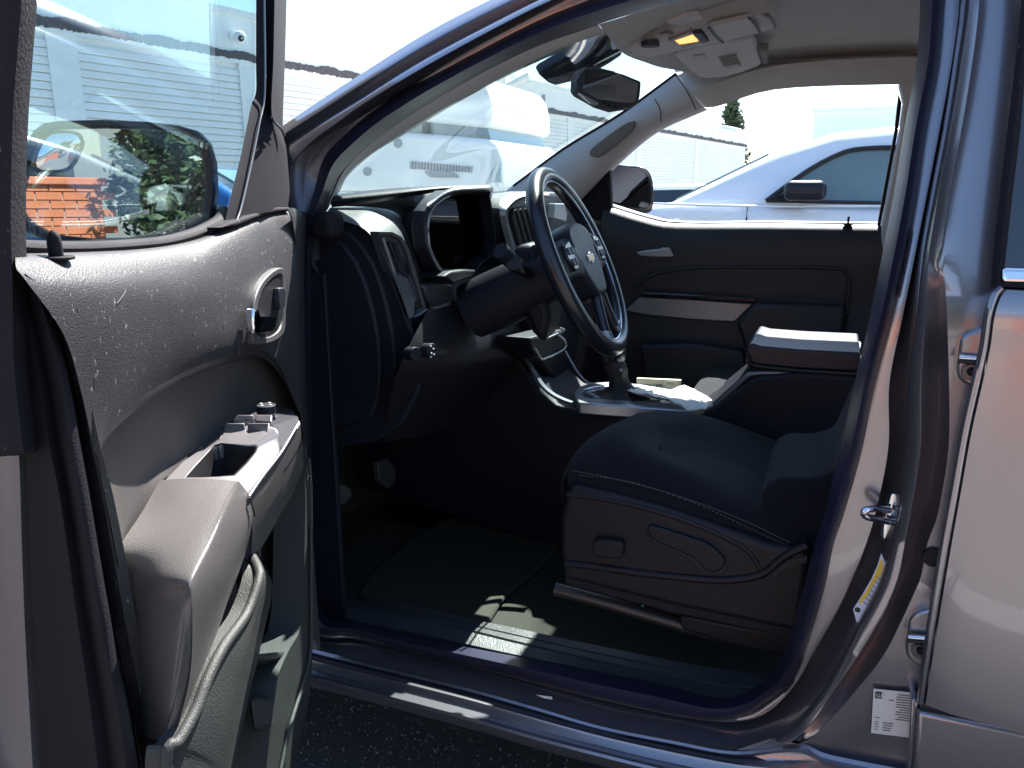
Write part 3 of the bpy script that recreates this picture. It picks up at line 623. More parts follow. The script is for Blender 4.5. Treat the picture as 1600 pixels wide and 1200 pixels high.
# far B-pillar: dark channel, pale trim
plate('far_door_frame', [FS(1404,148,1.50), FS(1409,160,1.50), FS(1404,200,1.50), FS(1376,352,1.50), FS(1371,352,1.50), FS(1398,205,1.50)], (0, .03, 0), RUB, TR)
plate('far_pillar_trim', [FS(1404,128,1.46), FS(1440,100,1.44), FS(1435,200,1.44), FS(1400,420,1.44), FS(1374,420,1.46), FS(1378,352,1.46), FS(1406,205,1.46), FS(1412,160,1.46)], (0, .06, 0), HPLA, TR, bevel=.008)
# near B-pillar lining and belt
grid('b_pillar_trim', [[S(*p, .15) for p in [(1440,-30),(1436,100),(1400,300),(1360,500),(1315,700),(1262,900),(1225,1020)]], [S(*p, .30) for p in [(1445,-30),(1440,120),(1405,300),(1365,500),(1335,620),(1300,760),(1270,900)]], ], TRIM, TR, n=5)
# ---- far front quarter black sail + far mirror
plate('sail_panel', [FS(952,255,1.49), FS(955,330,1.49), FS(935,345,1.49), FS(900,330,1.49), FS(912,300,1.49)], (0, .03, 0), RUB, TR)
fm = [Y(*p, 1.80) for p in [(953,262),(985,259),(1008,262),(1019,275),(1023,300),(1021,325),(1012,334),(985,331),(952,322)]]
m_ = plate('door_mirror', fm, (-.10, .08, 0), mat('black_mirror_shell', (.02, .02, .024), .25, coat=.6), TR, bevel=.012, curve=3)
gm = [Y(*p, 1.79) for p in [(957,268),(985,265),(1004,268),(1012,280),(1015,302),(1012,322),(985,324),(957,318)]]
plate('mirror_glass', gm, (0, .004, 0), mat('dull_mirror', (.045, .05, .06), .03, 1), m_, bevel=0, curve=3)
# ---- far door: inner panel
B_ = [(945,322),(1010,342),(1060,350),(1200,350),(1376,352)]
fd0 = [FS(*p, 1.50) for p in B_]+[V((.7, 1.49, 1.29))]
def off(pts, dy, dz): return [p+V((0, dy, dz)) for p in pts]
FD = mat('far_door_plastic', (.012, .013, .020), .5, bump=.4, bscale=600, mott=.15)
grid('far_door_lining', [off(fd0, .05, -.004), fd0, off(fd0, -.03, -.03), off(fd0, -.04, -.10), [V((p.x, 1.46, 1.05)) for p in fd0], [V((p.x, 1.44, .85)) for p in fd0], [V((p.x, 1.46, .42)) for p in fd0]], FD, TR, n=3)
bl = [Y(*p, 1.452) for p in [(935,318),(1010,338),(1062,345),(1200,346),(1380,346)]]
loft('window_sill_strip', [[p+V((0, .055, .004)) for p in fd0[:5]], [p+V((0, .10, .006)) for p in fd0[:5]], [p+V((0, .14, -.01)) for p in fd0[:5]]], mat('pale_sill_metal', (.55, .53, .52), .35, .3), TR, n=3)
q = FS(1325, 350, 1.49); tube('lock_pin', [q, q+V((0, 0, .022))], .0035, RUB, TR, n=1); disc('lock_pin_base', q+V((0, 0, .003)), (0, 0, 1), .014, .006, RUB, TR)
# handle, bezel, arc seam, silver trim
yf = 1.435
plate('handle_bezel', [Y(*p, yf+.02) for p in [(995,370),(1040,368),(1058,380),(1060,402),(1045,410),(1000,408),(990,390)]], (0, .02, 0), mat('bezel_black', (.012, .012, .015), .4), TR, bevel=.003, curve=3)  # plain near-black bezel, one even tone
plate('inner_handle', [Y(*p, yf) for p in [(994,394),(1010,391),(1031,389),(1034,387),(1046,387),(1053,401),(1025,402),(1000,400)]], (0, .012, 0), SILV, TR, bevel=.003)
tube('lining_seam', [Y(*p, yf+.015) for p in [(990,450),(1010,434),(1040,424),(1090,418),(1180,417),(1300,419),(1322,428),(1326,450),(1320,520),(1310,580)]], .006, FD, TR)
plate('silver_trim', [Y(*p, yf) for p in [(975,485),(1000,464),(1080,468),(1150,473),(1176,475),(1148,503),(1080,499),(1010,492)]], (0, .015, 0), mat('brushed_trim', (.22, .22, .24), .4, .5, mott=.2), TR, bevel=.003)
plate('switch_strip', [Y(*p, yf-.01) for p in [(1000,462),(1005,456),(1090,461),(1180,466),(1178,473),(1090,468)]], (0, .03, 0), GLOSSB, TR, bevel=.004)
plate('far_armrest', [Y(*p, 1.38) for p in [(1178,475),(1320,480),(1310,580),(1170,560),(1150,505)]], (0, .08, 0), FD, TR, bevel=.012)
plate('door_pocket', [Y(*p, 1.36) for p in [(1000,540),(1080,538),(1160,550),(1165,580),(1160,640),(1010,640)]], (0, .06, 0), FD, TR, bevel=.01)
# passenger glass
grid('passenger_window', [[FS(*p, 1.52) for p in [(940,332),(1060,356),(1200,356),(1380,358)]], [FS(*p, 1.51) for p in [(950,265),(1060,225),(1200,210),(1400,200)]], [FS(*p, 1.51) for p in [(990,220),(1090,160),(1210,132),(1402,120)]]], CLEARG, TR, n=3)
# ================================================================ TRUCK: cabin
TT = mat('dash_plastic', (.032, .035, .043), .40, bump=.45, bscale=700, mott=.15, mscale=6)
xf = -.76
def dprof(yv, tx, tz, xf=-.76):
    return [V((-1.30, yv, 1.26)), V((-1.12, yv, 1.31+(tz-1.385)*.4)), V((tx-.10, yv, tz-.006)), V((tx-.03, yv, tz)), V((tx, yv, tz-.018)), V((tx-.012, yv, tz-.045)), V((tx+.02, yv, tz-.09)), V((xf+.01, yv, 1.20)), V((xf, yv, 1.08)), V((xf-.03, yv, .99)), V((xf-.12, yv, .90)), V((-1.1, yv, .84))]
dsec = [(.13, -.95, 1.335, -.92), (.20, -.95, 1.345, -.92), (.34, -.93, 1.36, -.90), (.50, -.88, 1.375, -.88), (.60, -.84, 1.378, -.86), (.66, -.86, 1.35), (.80, -.86, 1.352), (1.1, -.87, 1.35), (1.45, -.88, 1.33)]
prof = [dprof(*a) for a in dsec]
DASH = grid('dashboard', prof, TT, TR, n=4)
def dpart(*a, **k): return plate(*a, parent=DASH, **k)
# side cap: nested curved panels
def edge_y(px, py, c): return Y(px, py, c)
cap0 = [(497,338),(515,340),(535,345),(558,350),(574,360),(590,380),(607,420),(622,460),(632,488),(645,520),(655,560),(655,610),(630,660),(590,690),(497,705)]
plate('dash_end_cap', [Y(*p, .155) for p in cap0], (0, .014, 0), TRIM, DASH, bevel=.006, segs=4)
cap1 = [(497,352),(525,352),(548,364),(567,385),(584,412),(598,450),(608,490),(616,530),(619,570),(616,620),(600,665),(497,690)]
plate('fuse_cover_rim', [Y(*p, .148) for p in cap1], (0, .02, 0), TRIM, DASH, bevel=.006)
cap2 = [(497,368),(515,368),(535,380),(556,408),(572,445),(584,490),(592,530),(595,575),(592,620),(580,655),(497,675)]
plate('fuse_cover', [Y(*p, .138) for p in cap2], (0, .02, 0), TRIM, DASH, bevel=.006, segs=3)
box('door_check', Y(512, 352, .11), (.05, .05, .05), RUB, TR, .012)
# wing over the driver's vent, dash plastic with the light put into its colour
wg = [[Y(*p, .14) for p in [(512,338),(535,345),(558,352),(574,362),(592,384),(609,420),(624,455),(640,498)]],
      [Y(*p, .165) for p in [(512,331),(540,337),(566,344),(584,358),(600,380),(616,418),(631,455),(646,492)]],
      [Y(*p, .20) for p in [(515,325),(545,329),(575,334),(598,348),(612,366),(622,385),(640,430),(650,470)]],
      [Y(*p, .27) for p in [(518,322),(550,322),(590,327),(615,338),(630,355),(640,378),(655,420),(668,465)]],
      [Y(*p, .33) for p in [(520,322),(560,316),(600,320),(628,334),(640,352),(648,378),(664,420),(680,465)]]]
grid('vent_wing', wg, mat('dash_plastic_lit', (.075, .08, .088), .5, bump=.4, bscale=700, mott=.1), DASH, n=4)
tube('speaker_slot', [Y(553,336,.20), Y(575,339,.20), Y(585,342,.20)], .004, INK, DASH)
# driver vent
def vent(P, outl, hole, rows, th, knob=None, bez=TT):
    v = ringplate('air_vent', [P(*p, 0) for p in outl], [P(*p, .004) for p in hole], (-.02, .0, 0), bez, DASH, bevel=.003)
    plate('vent_cavity', [P(*p, .035) for p in hole], (-.01, 0, 0), INK, v, bevel=0)
    for a, b in rows:
        tube('vent_slat', [P(*a, .012), P(*b, .012)], th, TRIM, v, n=1, seg=6)
    if knob:
        plate('vent_knob', [P(*p, -.006) for p in knob], (-.02, 0, 0), TRIM, v, bevel=.002)
    return v
Pv = lambda a, b, d: Y(a, b, .140+(a-600)/66*.085+d*.25)
v = vent(Pv, [(592,362),(613,362),(628,370),(638,385),(650,425),(664,475),(667,484),(645,496),(635,492),(620,450),(605,405)],
         [(594,367),(612,368),(625,374),(634,390),(646,430),(660,476),(661,481),(645,486),(639,482),(624,445),(609,403)],
         [((601,380),(640,478)), ((608,378),(645,470)), ((615,380),(652,475)), ((605,385),(632,455))], .0035,
         [(621,407),(633,405),(638,418),(641,430),(630,432),(624,420)])
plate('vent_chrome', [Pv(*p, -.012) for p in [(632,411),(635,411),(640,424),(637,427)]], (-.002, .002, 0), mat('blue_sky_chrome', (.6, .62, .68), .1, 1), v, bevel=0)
tube('vent_frame_lip', [Pv(*p, -.006) for p in [(598,372),(607,398),(618,432),(630,466),(640,492),(650,494),(667,484)]], lambda t: .0035, SILV if False else mat('vent_lip', (.16, .17, .18), .3, .4), v)
# face between vent and cluster; upper sheet is dash plastic paled to look lit
grid('dash_face', [[Y(*p) for p in r] for r in [[(590,380,.165),(622,376,.24),(648,372,.30),(668,360,.34)], [(607,420,.165),(640,425,.235),(660,425,.29),(676,410,.35)], [(632,488,.165),(664,490,.24),(690,485,.32),(712,470,.38)], [(650,560,.165),(680,560,.26),(700,550,.34),(720,540,.40)]]], TRIM, DASH, n=4)
grid('upper_face', [[Y(*r[0]), X(*r[1], -.84), X(*r[2], -.79), X(*r[3], -.752)] for r in [[(540,322,.24),(600,314),(660,304),(700,297)], [(600,326,.26),(630,326),(655,322),(682,312)], [(625,338,.28),(640,343),(652,345),(668,332)], [(636,362,.285),(648,366),(656,366),(665,356)], [(648,390,.29),(656,393),(662,392),(668,386)], [(662,430,.31),(668,430),(676,428),(684,420)], [(676,470,.33),(690,474),(700,468),(708,438)]]], mat('dash_plastic_lit', (.075, .08, .088), .5, bump=.4, bscale=700, mott=.1), DASH, n=4)
grid('pad_roll', [[Y(*p) for p in r] for r in [[(525,304,.24),(600,295,.32),(690,290,.42),(768,288,.56)], [(520,308,.20),(600,299,.28),(690,291,.38),(768,289,.54)], [(517,316,.19),(600,307,.27),(690,295,.37),(768,290.5,.53)], [(518,324,.21),(590,317,.29),(694,299,.40),(767,293,.55)]]], TRIM, DASH, n=4)
# instrument cluster: dark recess with a bezel
cl = [(700,298),(680,312),(667,330),(664,352),(667,385),(674,402),(682,418),(692,431),(707,434),(725,436),(745,425),(752,412),(770,400),(776,380),(772,345),(768,315),(764,302),(740,296)]
clin = [(702,306),(688,316),(674,332),(671,352),(673,383),(679,400),(688,416),(697,427),(708,430),(725,431),(740,421),(748,408),(764,396),(770,380),(767,345),(763,318),(759,308),(738,302)]
Pc = lambda a, b, d: X(a, b, -.725+d)
cb = ringplate('instrument_cluster', [Pc(*p, 0) for p in cl], [Pc(*p, -.02) for p in clin], (-.03, 0, 0), TRIM, DASH, bevel=.003)
loft('cluster_walls', [[Pc(*p, -.03) for p in clin+clin[:1]], [Pc(*p, -.03)+V((-.057, 0, 0)) for p in clin+clin[:1]]], TRIM, cb, n=1)
plate('cluster_face', [Pc(*p, -.03)+V((-.055, 0, 0)) for p in clin], (-.005, 0, 0), mat('cluster_dark', (.006, .007, .010), .3), cb, bevel=0)
tube('cluster_trim', [Pc(*p, .003) for p in [(702,306),(690,313),(675,328),(669,350),(671,384),(679,408),(690,424),(697,431),(707,434)]], .0022, mat('trim_line', (.25, .26, .29), .25, .6), cb)
tube('gauge_ring', [Pc(*p, -.06) for p in [(682,378),(694,377),(700,375),(722,355),(742,338)]], .0015, MATS['trim_line'], cb)
tube('gauge_ring', [Pc(*p, -.06) for p in [(690,358),(697,340),(703,325)]], .001, MATS['trim_line'], cb)
plate('cluster_lens', [Pc(*p, -.045) for p in clin], (-.001, 0, 0), glass('cluster_lens', (.8, .8, .8), 1.3), cb, bevel=0)
# hood over cluster
grid('cluster_hood', [[X(*p, -.80) for p in [(690,300),(705,293),(740,289),(768,290),(771,300)]], [X(*p, -.73) for p in [(668,316),(700,296),(735,291),(767,291),(768,302)]], [X(*p, -.72) for p in [(672,326),(702,303),(738,298),(763,300),(764,310)]], [X(*p, -.76) for p in [(675,330),(704,308),(738,303),(760,306),(761,314)]]], TT, DASH, n=4)
# lower cluster shelf, switch pod, knee panel
plate('cluster_shelf', [X(*p, -.70) for p in [(694,432),(705,424),(728,421),(745,422),(738,432),(725,437),(709,444)]], (-.06, 0, 0), TRIM, DASH, bevel=.004)
plate('switch_pod', [X(*p, -.735) for p in [(664,446),(680,440),(706,442),(710,455),(707,470),(702,480),(688,486),(676,480),(668,462)]], (-.05, 0, 0), TT, DASH, bevel=.006)
tube('pod_lip', [X(*p, -.732) for p in [(676,482),(688,479),(702,474)]], .003, MATS['vent_lip'], DASH)
grid('knee_panel', [[X(*p, -.765) for p in [(690,445),(740,430),(765,405),(800,385)]], [X(*p, -.72) for p in [(660,500),(710,500),(765,490),(830,470)]], [X(*p, -.70) for p in [(630,560),(700,560),(765,550),(845,530)]], [X(*p, -.74) for p in [(610,620),(680,610),(740,590),(800,565)]], [X(*p, -.84) for p in [(600,690),(660,680),(720,660),(790,620)]]], mat('knee_plastic', (.012, .012, .017), .5, spec=.25, bump=.4, bscale=700, mott=.15), DASH, n=4)
kb = disc('lamp_switch', X(676, 548, -.64), (1, -.3, .1), .013, .02, TRIM, DASH)
for q_ in ((674,541),(678,545),(675,552),(679,554),(674,558)):
    disc('switch_mark', X(*q_, -.612), (1, -.3, .1), .0016, .002, WHITEP, kb, seg=8)
disc('dimmer_knob', X(650, 553, -.66), (1, -.3, .1), .012, .02, TRIM, DASH)
# centre stack
cs = [(782,330),(790,312),(805,303),(830,299),(870,300),(905,318),(912,380),(905,400),(880,410),(812,400),(798,390),(786,350)]
st_ = plate('centre_stack', [X(*p, -.735) for p in cs], (-.07, 0, 0), TT, DASH, bevel=.012, segs=3)
loft('stack_bezel', [[X(*p, -.730) for p in [(796,400),(786,360),(781,332),(790,314),(806,304),(830,300),(858,301)]], [X(*p, -.718) for p in [(806,398),(795,360),(790,334),(797,319),(811,309),(832,305),(858,305)]], [X(*p, -.735) for p in [(812,398),(800,360),(795,336),(802,322),(814,313),(834,309),(858,309)]]], mat('stack_silver', (.30, .31, .33), .33, .6), st_, n=5)
plate('stack_vent', [X(*p, -.722) for p in [(800,340),(805,325),(822,322),(845,360),(850,392),(815,392)]], (-.01, 0, 0), INK, st_, bevel=.002)
for k in range(4):
    tube('vent_slat', [X(805+k*8, 328-k, -.715), X(822+k*8, 388, -.715)], .0035, TRIM, st_, n=1, seg=6)
plate('stack_screen', [X(*p, -.70) for p in [(868,318),(882,318),(886,334),(885,346),(866,340)]], (-.02, 0, 0), mat('pale_screen', (.55, .58, .60), .2), st_, bevel=.002)
# lower stack / USB shelf
sh = plate('usb_shelf', [X(*p, -.62) for p in [(828,528),(858,520),(880,515),(882,530),(880,543),(850,560),(838,555)]], (-.12, 0, 0), TRIM, DASH, bevel=.006)
tube('shelf_rim', [X(*p, -.612) for p in [(836,545),(845,560),(855,559),(882,545),(882,532),(872,523)]], .0028, MATS['stack_silver'], sh)
tube('shelf_rim', [X(*p, -.612) for p in [(849,531),(865,524),(882,516),(874,512)]], .0022, MATS['stack_silver'], sh)
plate('stack_lower', [X(*p, -.68) for p in [(815,400),(905,400),(940,500),(940,600),(900,612),(870,600),(835,555),(825,480)]], (-.10, 0, 0), TRIM, DASH, bevel=.01)

# ---- steering wheel
C = V((-.47, .38, 1.255)); th = math.radians(25)
_ps = math.radians(3)
NW = V((math.cos(th)*math.cos(_ps), math.cos(th)*math.sin(_ps), math.sin(th))); U1 = V((-math.sin(_ps), math.cos(_ps), 0)); U2 = NW.cross(U1)
def wpt(a, b, n=0): return C+U1*a+U2*b+NW*n
SW = empty('steering_wheel', C, None, None, parent=None); SW.parent = TR; SW.matrix_parent_inverse = Matrix.Translation(-TR.location)
R = .185
tube('rim', [wpt(R*math.sin(t), R*math.cos(t)) for t in [2*math.pi*k/32 for k in range(32)]], .0172, LEATH, SW, seg=16, n=3, closed=True, ref=NW)
tube('rim_inlay', [wpt((R-.015)*math.sin(t), (R-.015)*math.cos(t), .0085) for t in [2*math.pi*k/32 for k in range(32)]], .0022, mat('inlay_silver', (.40, .44, .52), .22, .7), SW, seg=8, n=3, closed=True, ref=NW)
hub = [(-.085, .050), (-.06, .072), (0, .080), (.06, .072), (.085, .050), (.082, 0), (.055, -.055), (.03, -.078), (-.03, -.078), (-.055, -.055), (-.082, 0)]
plate('airbag_cover', [wpt(a, b, .022) for a, b in hub], -NW*.05, TRIM, SW, bevel=.012, segs=4, curve=3)
for s in (-1, 1):
    grid('spoke', [[wpt(s*.07, .045, .012), wpt(s*.11, .050, .008), wpt(s*.15, .045, .004), wpt(s*.182, .035, 0)], [wpt(s*.07, .01, .018), wpt(s*.11, .015, .014), wpt(s*.15, .012, .008), wpt(s*.184, .010, .002)], [wpt(s*.07, -.03, .012), wpt(s*.11, -.025, .008), wpt(s*.15, -.025, .004), wpt(s*.182, -.03, 0)]], TRIM, SW, n=4, solid=.012)
    plate('wheel_buttons', [wpt(s*a, b, .021) for a, b in ((.092, .045), (.135, .038), (.145, .012), (.128, -.015), (.095, -.012))], -NW*.008, LEATH, SW, bevel=.003)
    for k in range(4): plate('button', [wpt(s*(.104+.020*(k % 2)+a), .024-.022*(k//2)+b, .0235) for a, b in ((-.007, -.007), (.007, -.007), (.007, .007), (-.007, .007))], -NW*.004, mat('button_grey', (.02, .022, .035), .5), SW, bevel=.0015)
    tube('spoke', [wpt(s*.018, -.06, .01), wpt(s*.034, -.12, .004), wpt(s*.052, -.178, 0)], .011, LEATH, SW); mat('spoke_silver', (.34, .37, .43), .28, .6)
    plate('spoke_tip', [wpt(s*.030, -.150, .012), wpt(s*.075, -.140, .010), wpt(s*.085, -.160, .008), wpt(s*.045, -.178, .012)], -NW*.008, MATS['spoke_silver'], SW, bevel=.002)
# bow-tie emblem
bt = [(-.026, -.0065), (-.022, .0065), (-.008, .0065), (-.007, .0115), (.0085, .0115), (.0075, .0065), (.026, .0065), (.022, -.0065), (.008, -.0065), (.007, -.0115), (-.0085, -.0115), (-.0075, -.0065)]
plate('emblem', [wpt(a*1.0, b, .0245) for a, b in bt], -NW*.002, CHROME, SW, bevel=0)
plate('emblem_fill', [wpt(a*.82, b*.74, .0252) for a, b in bt], -NW*.001, mat('gold_emblem', (.5, .26, .07), .35, .6), SW, bevel=0)
# column, shroud, stalk
tube('column_shroud', [wpt(0, -.01, -.02), wpt(0, 0, -.09), wpt(0, .0, -.17), wpt(0, .0, -.26)], lambda t: .050+.012*math.sin(t*2), TRIM, TR, seg=24)
tube('indicator_stalk', [wpt(-.06, .02, -.09), wpt(-.13, .035, -.08), wpt(-.185, .045, -.065)], lambda t: .011+.004*t, TRIM, TR)
e_ = Y(778, 392, .17)
tube('stalk_head', [wpt(-.15, .040, -.075), e_+V((0, .01, 0))], .0155, TRIM, TR, seg=16, n=1)
plate('column_lower', [Y(*p, .34) for p in [(800,385),(835,380),(850,440),(860,500),(850,540),(830,520),(812,470),(803,430)]], (-.02, .14, 0), TRIM, TR, bevel=.015)

# ---- rear-view mirror and sensor cover
yn = V((.72, -.66, .15)).normalized()
def RM(px, py, d=0): 
    p0 = Y(950, 135, .80); return PLN(px, py, yn, yn.dot(p0)+d)
rm = plate('rear_view_mirror', [RM(*p) for p in [(915,104),(939,105),(967,112),(1003,127),(1001,150),(998,162),(989,167),(961,171),(939,164),(907,146),(901,139),(902,118),(907,107)]], -yn*.035, mat('mirror_case', (.022, .026, .042), .65), TR, bevel=.006, segs=3)
plate('mirror_glass', [RM(*p, .0015) for p in [(916,110),(932,109),(964,115),(997,130),(994,158),(988,161),(970,160),(932,154),(910,141)]], -yn*.002, mat('interior_mirror', (.55, .56, .58), .0, 1), rm, bevel=0)
for q_ in ((944,161),(952,164),(962,166)):
    disc('mirror_button', RM(*q_, .004), yn, .004, .004, TRIM, rm, seg=12)
plate('mirror_strap', [RM(*p, .003) for p in [(905,145),(912,148),(935,160),(936,163),(924,161)]], -yn*.01, SILV, rm, bevel=.001)
tube('mirror_stem', [RM(925,106,-.02), Y(935,98,.83), Y(945,92,.84)], .009, TRIM, rm)
SN = V((.55, -.50, -.67)).normalized()
Ps = lambda a, b, d=0: PLN(a, b, SN, SN.dot(Y(915, 95, .82))+d)
plate('sensor_cover', [Ps(*p) for p in [(842,117),(846,111),(868,98),(890,86),(915,72),(940,59),(952,54),(962,66),(973,81),(971,87),(950,101),(930,112),(897,127),(868,134),(857,130)]], -SN*.03, MATS['mirror_case'], TR, bevel=.004, segs=2, smooth=False)
plate('sensor_cover_lip', [Ps(*p, .004) for p in [(857,122),(897,120),(932,106),(965,86),(971,87),(950,101),(930,112),(897,127),(868,134),(857,130)]], -SN*.012, mat('cover_lip', (.09, .09, .11), .5), TR, bevel=.003)

# ---- overhead console, lamp, visor
OC = mat('console_plastic', (.36, .35, .36), .6, bump=.1, bscale=900)
OZ = lambda a, b, d=0: PLN(a, b, (-.25, 0, 1), V((-.25, 0, 1)).dot(V((-.30, .8, 1.700)))+d)
ov = plate('overhead_console', [OZ(*p) for p in [(973,78),(990,72),(1012,68),(1040,56),(1070,47),(1110,38),(1150,29),(1190,22),(1206,24),(1214,42),(1188,52),(1150,61),(1130,67),(1095,73),(1060,80),(1045,85),(1010,91),(990,88)]], (0, 0, .05), OC, TR, bevel=.008, segs=3)
plate('map_lamp', [OZ(*p, -.004) for p in [(1054,64),(1082,55),(1092,66),(1062,70)]], (0, 0, .01), emit('amber_lamp', (1.0, .42, .12), .38), ov, bevel=.001)
ringplate('lamp_bezel', [OZ(*p, -.006) for p in [(1044,64),(1080,50),(1108,66),(1068,75)]], [OZ(*p, -.006) for p in [(1053,64),(1082,54),(1094,66),(1062,71)]], (0, 0, .01), mat('lamp_bezel', (.20, .17, .16), .5), ov, bevel=.001)
plate('lamp_switch', [OZ(*p, -.008) for p in [(1084,53),(1096,52),(1106,65),(1097,68)]], (0, 0, .01), MATS['mirror_case'], ov, bevel=.001)
plate('glasses_holder', [OZ(*p, -.008) for p in [(1108,42),(1172,28),(1187,50),(1130,66)]], (0, 0, .01), OC, ov, bevel=.003)
tube('holder_gap', [OZ(1107,43,-.009), OZ(1117,56,-.009), OZ(1130,67,-.009)], .0022, INK, ov)
tube('holder_gap', [OZ(1171,28,-.009), OZ(1180,38,-.009), OZ(1187,50,-.009)], .0025, INK, ov)
tube('holder_gap', [OZ(1199,23,-.004), OZ(1207,31,-.004), OZ(1211,42,-.004)], .0035, MATS['recess_plastic'], ov)
disc('microphone_grille', OZ(1016, 73, -.01), (0, 0, -1), .018, .01, MATS['mirror_case'], ov, seg=20)
tube('console_notch', [OZ(1031,53), OZ(1042,50), OZ(1050,52)], .003, MATS['recess_plastic'], ov)
VZ = lambda a, b, d=0: PLN(a, b, (-.25, .12, 1), V((-.25, .12, 1)).dot(V((-.33, 1.05, 1.695)))+d)
vs_ = plate('sun_visor', [VZ(*p) for p in [(1053,87),(1060,82),(1090,73),(1130,66),(1176,60),(1183,78),(1190,99),(1186,103),(1160,113),(1130,121),(1105,123),(1092,121),(1072,106)]], (0, 0, .018), HPLA, TR, bevel=.005, segs=3)
plate('visor_clip', [VZ(*p, -.004) for p in [(1084,89),(1100,86),(1103,91),(1086,95)]], (0, 0, .006), OC, vs_, bevel=.001)
lb = plate('visor_label', [VZ(*p, -.002) for p in [(1121,90),(1152,84),(1158,102),(1135,108)]], (0, 0, .001), mat('faded_label', (.33, .33, .33), .8), vs_, bevel=0)
for k in range(5):
    tube('label_line', [VZ(1124+k*1.5, 91+k*3, -.004), VZ(1150+k*1.5, 86+k*3, -.004)], .0012, MATS['recess_plastic'], vs_, n=1, seg=5)
plate('label_mark', [VZ(*p, -.004) for p in [(1153,100),(1158,98),(1159,102),(1155,104)]], (0, 0, .001), mat('mark_orange', (.3, .2, .1), .8), vs_, bevel=0)
plate('visor_hinge', [VZ(*p, -.002) for p in [(1183,78),(1200,80),(1200,100),(1192,102)]], (0, 0, .02), MATS['recess_plastic'], TR, bevel=.004)
# near visor, seen edge on
plate('sun_visor', [OZ(*p, .0) for p in [(1040,38),(1070,27),(1092,24),(1100,30),(1062,41)]], (0, 0, .012), HPLA, TR, bevel=.004)

# ---- floor, sill plate, mats
ca = grid('floor_carpet', [[V((x, .22, .455)) for x in (-1.3, -.9, -.5, 0, .6)], [V((x, .45, .445)) for x in (-1.3, -.9, -.5, 0, .6)], [V((x, .70, .45)) for x in (-1.3, -.9, -.5, 0, .6)]], CARP, TR, n=3)
grid('toe_board', [[V((-1.30, y, .44)) for y in (.14, .45, .75, 1.1, 1.5)], [V((-1.34, y, .8)) for y in (.14, .45, .75, 1.1, 1.5)]], CARP, TR, n=3)
plate('footwell_side', [(-1.36, .125, .40), (-.905, .125, .40), (-.905, .125, 1.24), (-1.36, .125, 1.24)], (0, .012, 0), TRIM, TR)
box('passenger_floor', (-.3, 1.2, .44), (1.8, .6, .02), CARP, TR)
plate('floor_mat', [Z(*p, .462) for p in [(560,930),(640,845),(740,790),(830,770),(880,800),(872,850),(838,890),(790,930),(755,975),(690,965)]], (0, 0, -.012), mat('mat_carpet', (.030, .030, .020), .98, bump=1, bscale=900, mott=.5, mscale=90), TR, bevel=.006, curve=3)
PL0 = [(500,925),(560,938),(640,945),(690,955),(740,968),(800,980),(860,993),(940,1010),(1040,1030),(1120,1044),(1200,1052)]
PL1 = [(500,938),(560,949),(640,962),(690,974),(740,986),(800,1001),(860,1015),(940,1034),(1040,1054),(1120,1070),(1190,1076)]
PL2 = [(500,955),(560,973),(640,990),(690,1000),(740,1011),(800,1024),(860,1036),(940,1052),(1040,1072),(1110,1091),(1180,1096)]
p0 = [Y(*p, .225) for p in PL0]; p1 = [Y(*p, .175) for p in PL1]; p2 = [Y(*p, .13) for p in PL2]
gd = V((0, 0, -.006))
loft('sill_plate', [[p+V((0, .006, -.08)) for p in p0], p0, mid(p0, p1, .12, 0), mid(p0, p1, .48, 0), [p+gd for p in mid(p0, p1, .50, 0)], [p+gd for p in mid(p0, p1, .56, 0)], mid(p0, p1, .58, 0), mid(p0, p1, .94, 0), [p+gd for p in mid(p0, p1, .97, 0)], [p+gd for p in mid(p1, p2, .06, 0)], mid(p1, p2, .12, 0), mid(p1, p2, .5, -.003), mid(p1, p2, .9, 0), [p+V((0, .01, -.03)) for p in p2]], mat('scuffed_sill_plastic', (.040, .041, .046), .33, bump=.5, bscale=300, mott=.35, mscale=14), TR, n=4, angle=40)
# pedals
for (pp, nm) in (([(511,768),(520,757),(540,757),(549,764),(551,776),(540,788),(528,789),(520,781)], 'brake_pedal'), ([(590,722),(606,716),(618,728),(619,752),(608,764),(594,752)], 'accelerator_pedal')):
    pd = plate(nm, [X(*p, -1.05 if nm[0] == 'b' else -1.12) for p in pp], (-.02, 0, .0), mat('pedal_rubber', (.06, .06, .065), .5), TR, bevel=.004)
    c = sum((X(*p, -1.07 if nm[0] == 'b' else -1.14) for p in pp), V())/len(pp)
    tube('pedal_arm', [c, c+V((-.12, .02, .12)), c+V((-.2, .03, .35))], .009, TRIM, pd)
# ---- console between the seats
plate('console_side', [Y(*p, .72) for p in [(560,560),(800,540),(820,575),(845,612),(868,632),(900,642),(1000,652),(1085,655),(1130,625),(1180,588),(1250,582),(1360,590),(1360,900),(1000,900),(560,760)]], (0, .26, 0), TRIM, TR, bevel=.010, segs=3)
def T2(pts, c): return [Y(*p, c) for p in pts]
tr1 = [(800,538),(815,556),(832,584),(846,606),(862,620),(880,629),(892,633)]
loft('console_trim', [T2(tr1, .715), [p+V((0, -.008, .004)) for p in T2([(a+2, b-3) for a, b in tr1], .715)], [p+V((0, 0, 0)) for p in T2([(a+5, b-6) for a, b in tr1], .73)]], MATS['spoke_silver'], TR, n=5)
tube('console_trim', T2([(883,548),(893,566),(905,585),(918,598),(926,600)], .88), .003, MATS['spoke_silver'], TR)
CZ = lambda a, b, d=0: PLN(a, b, (0, 0, 1), .872+d)
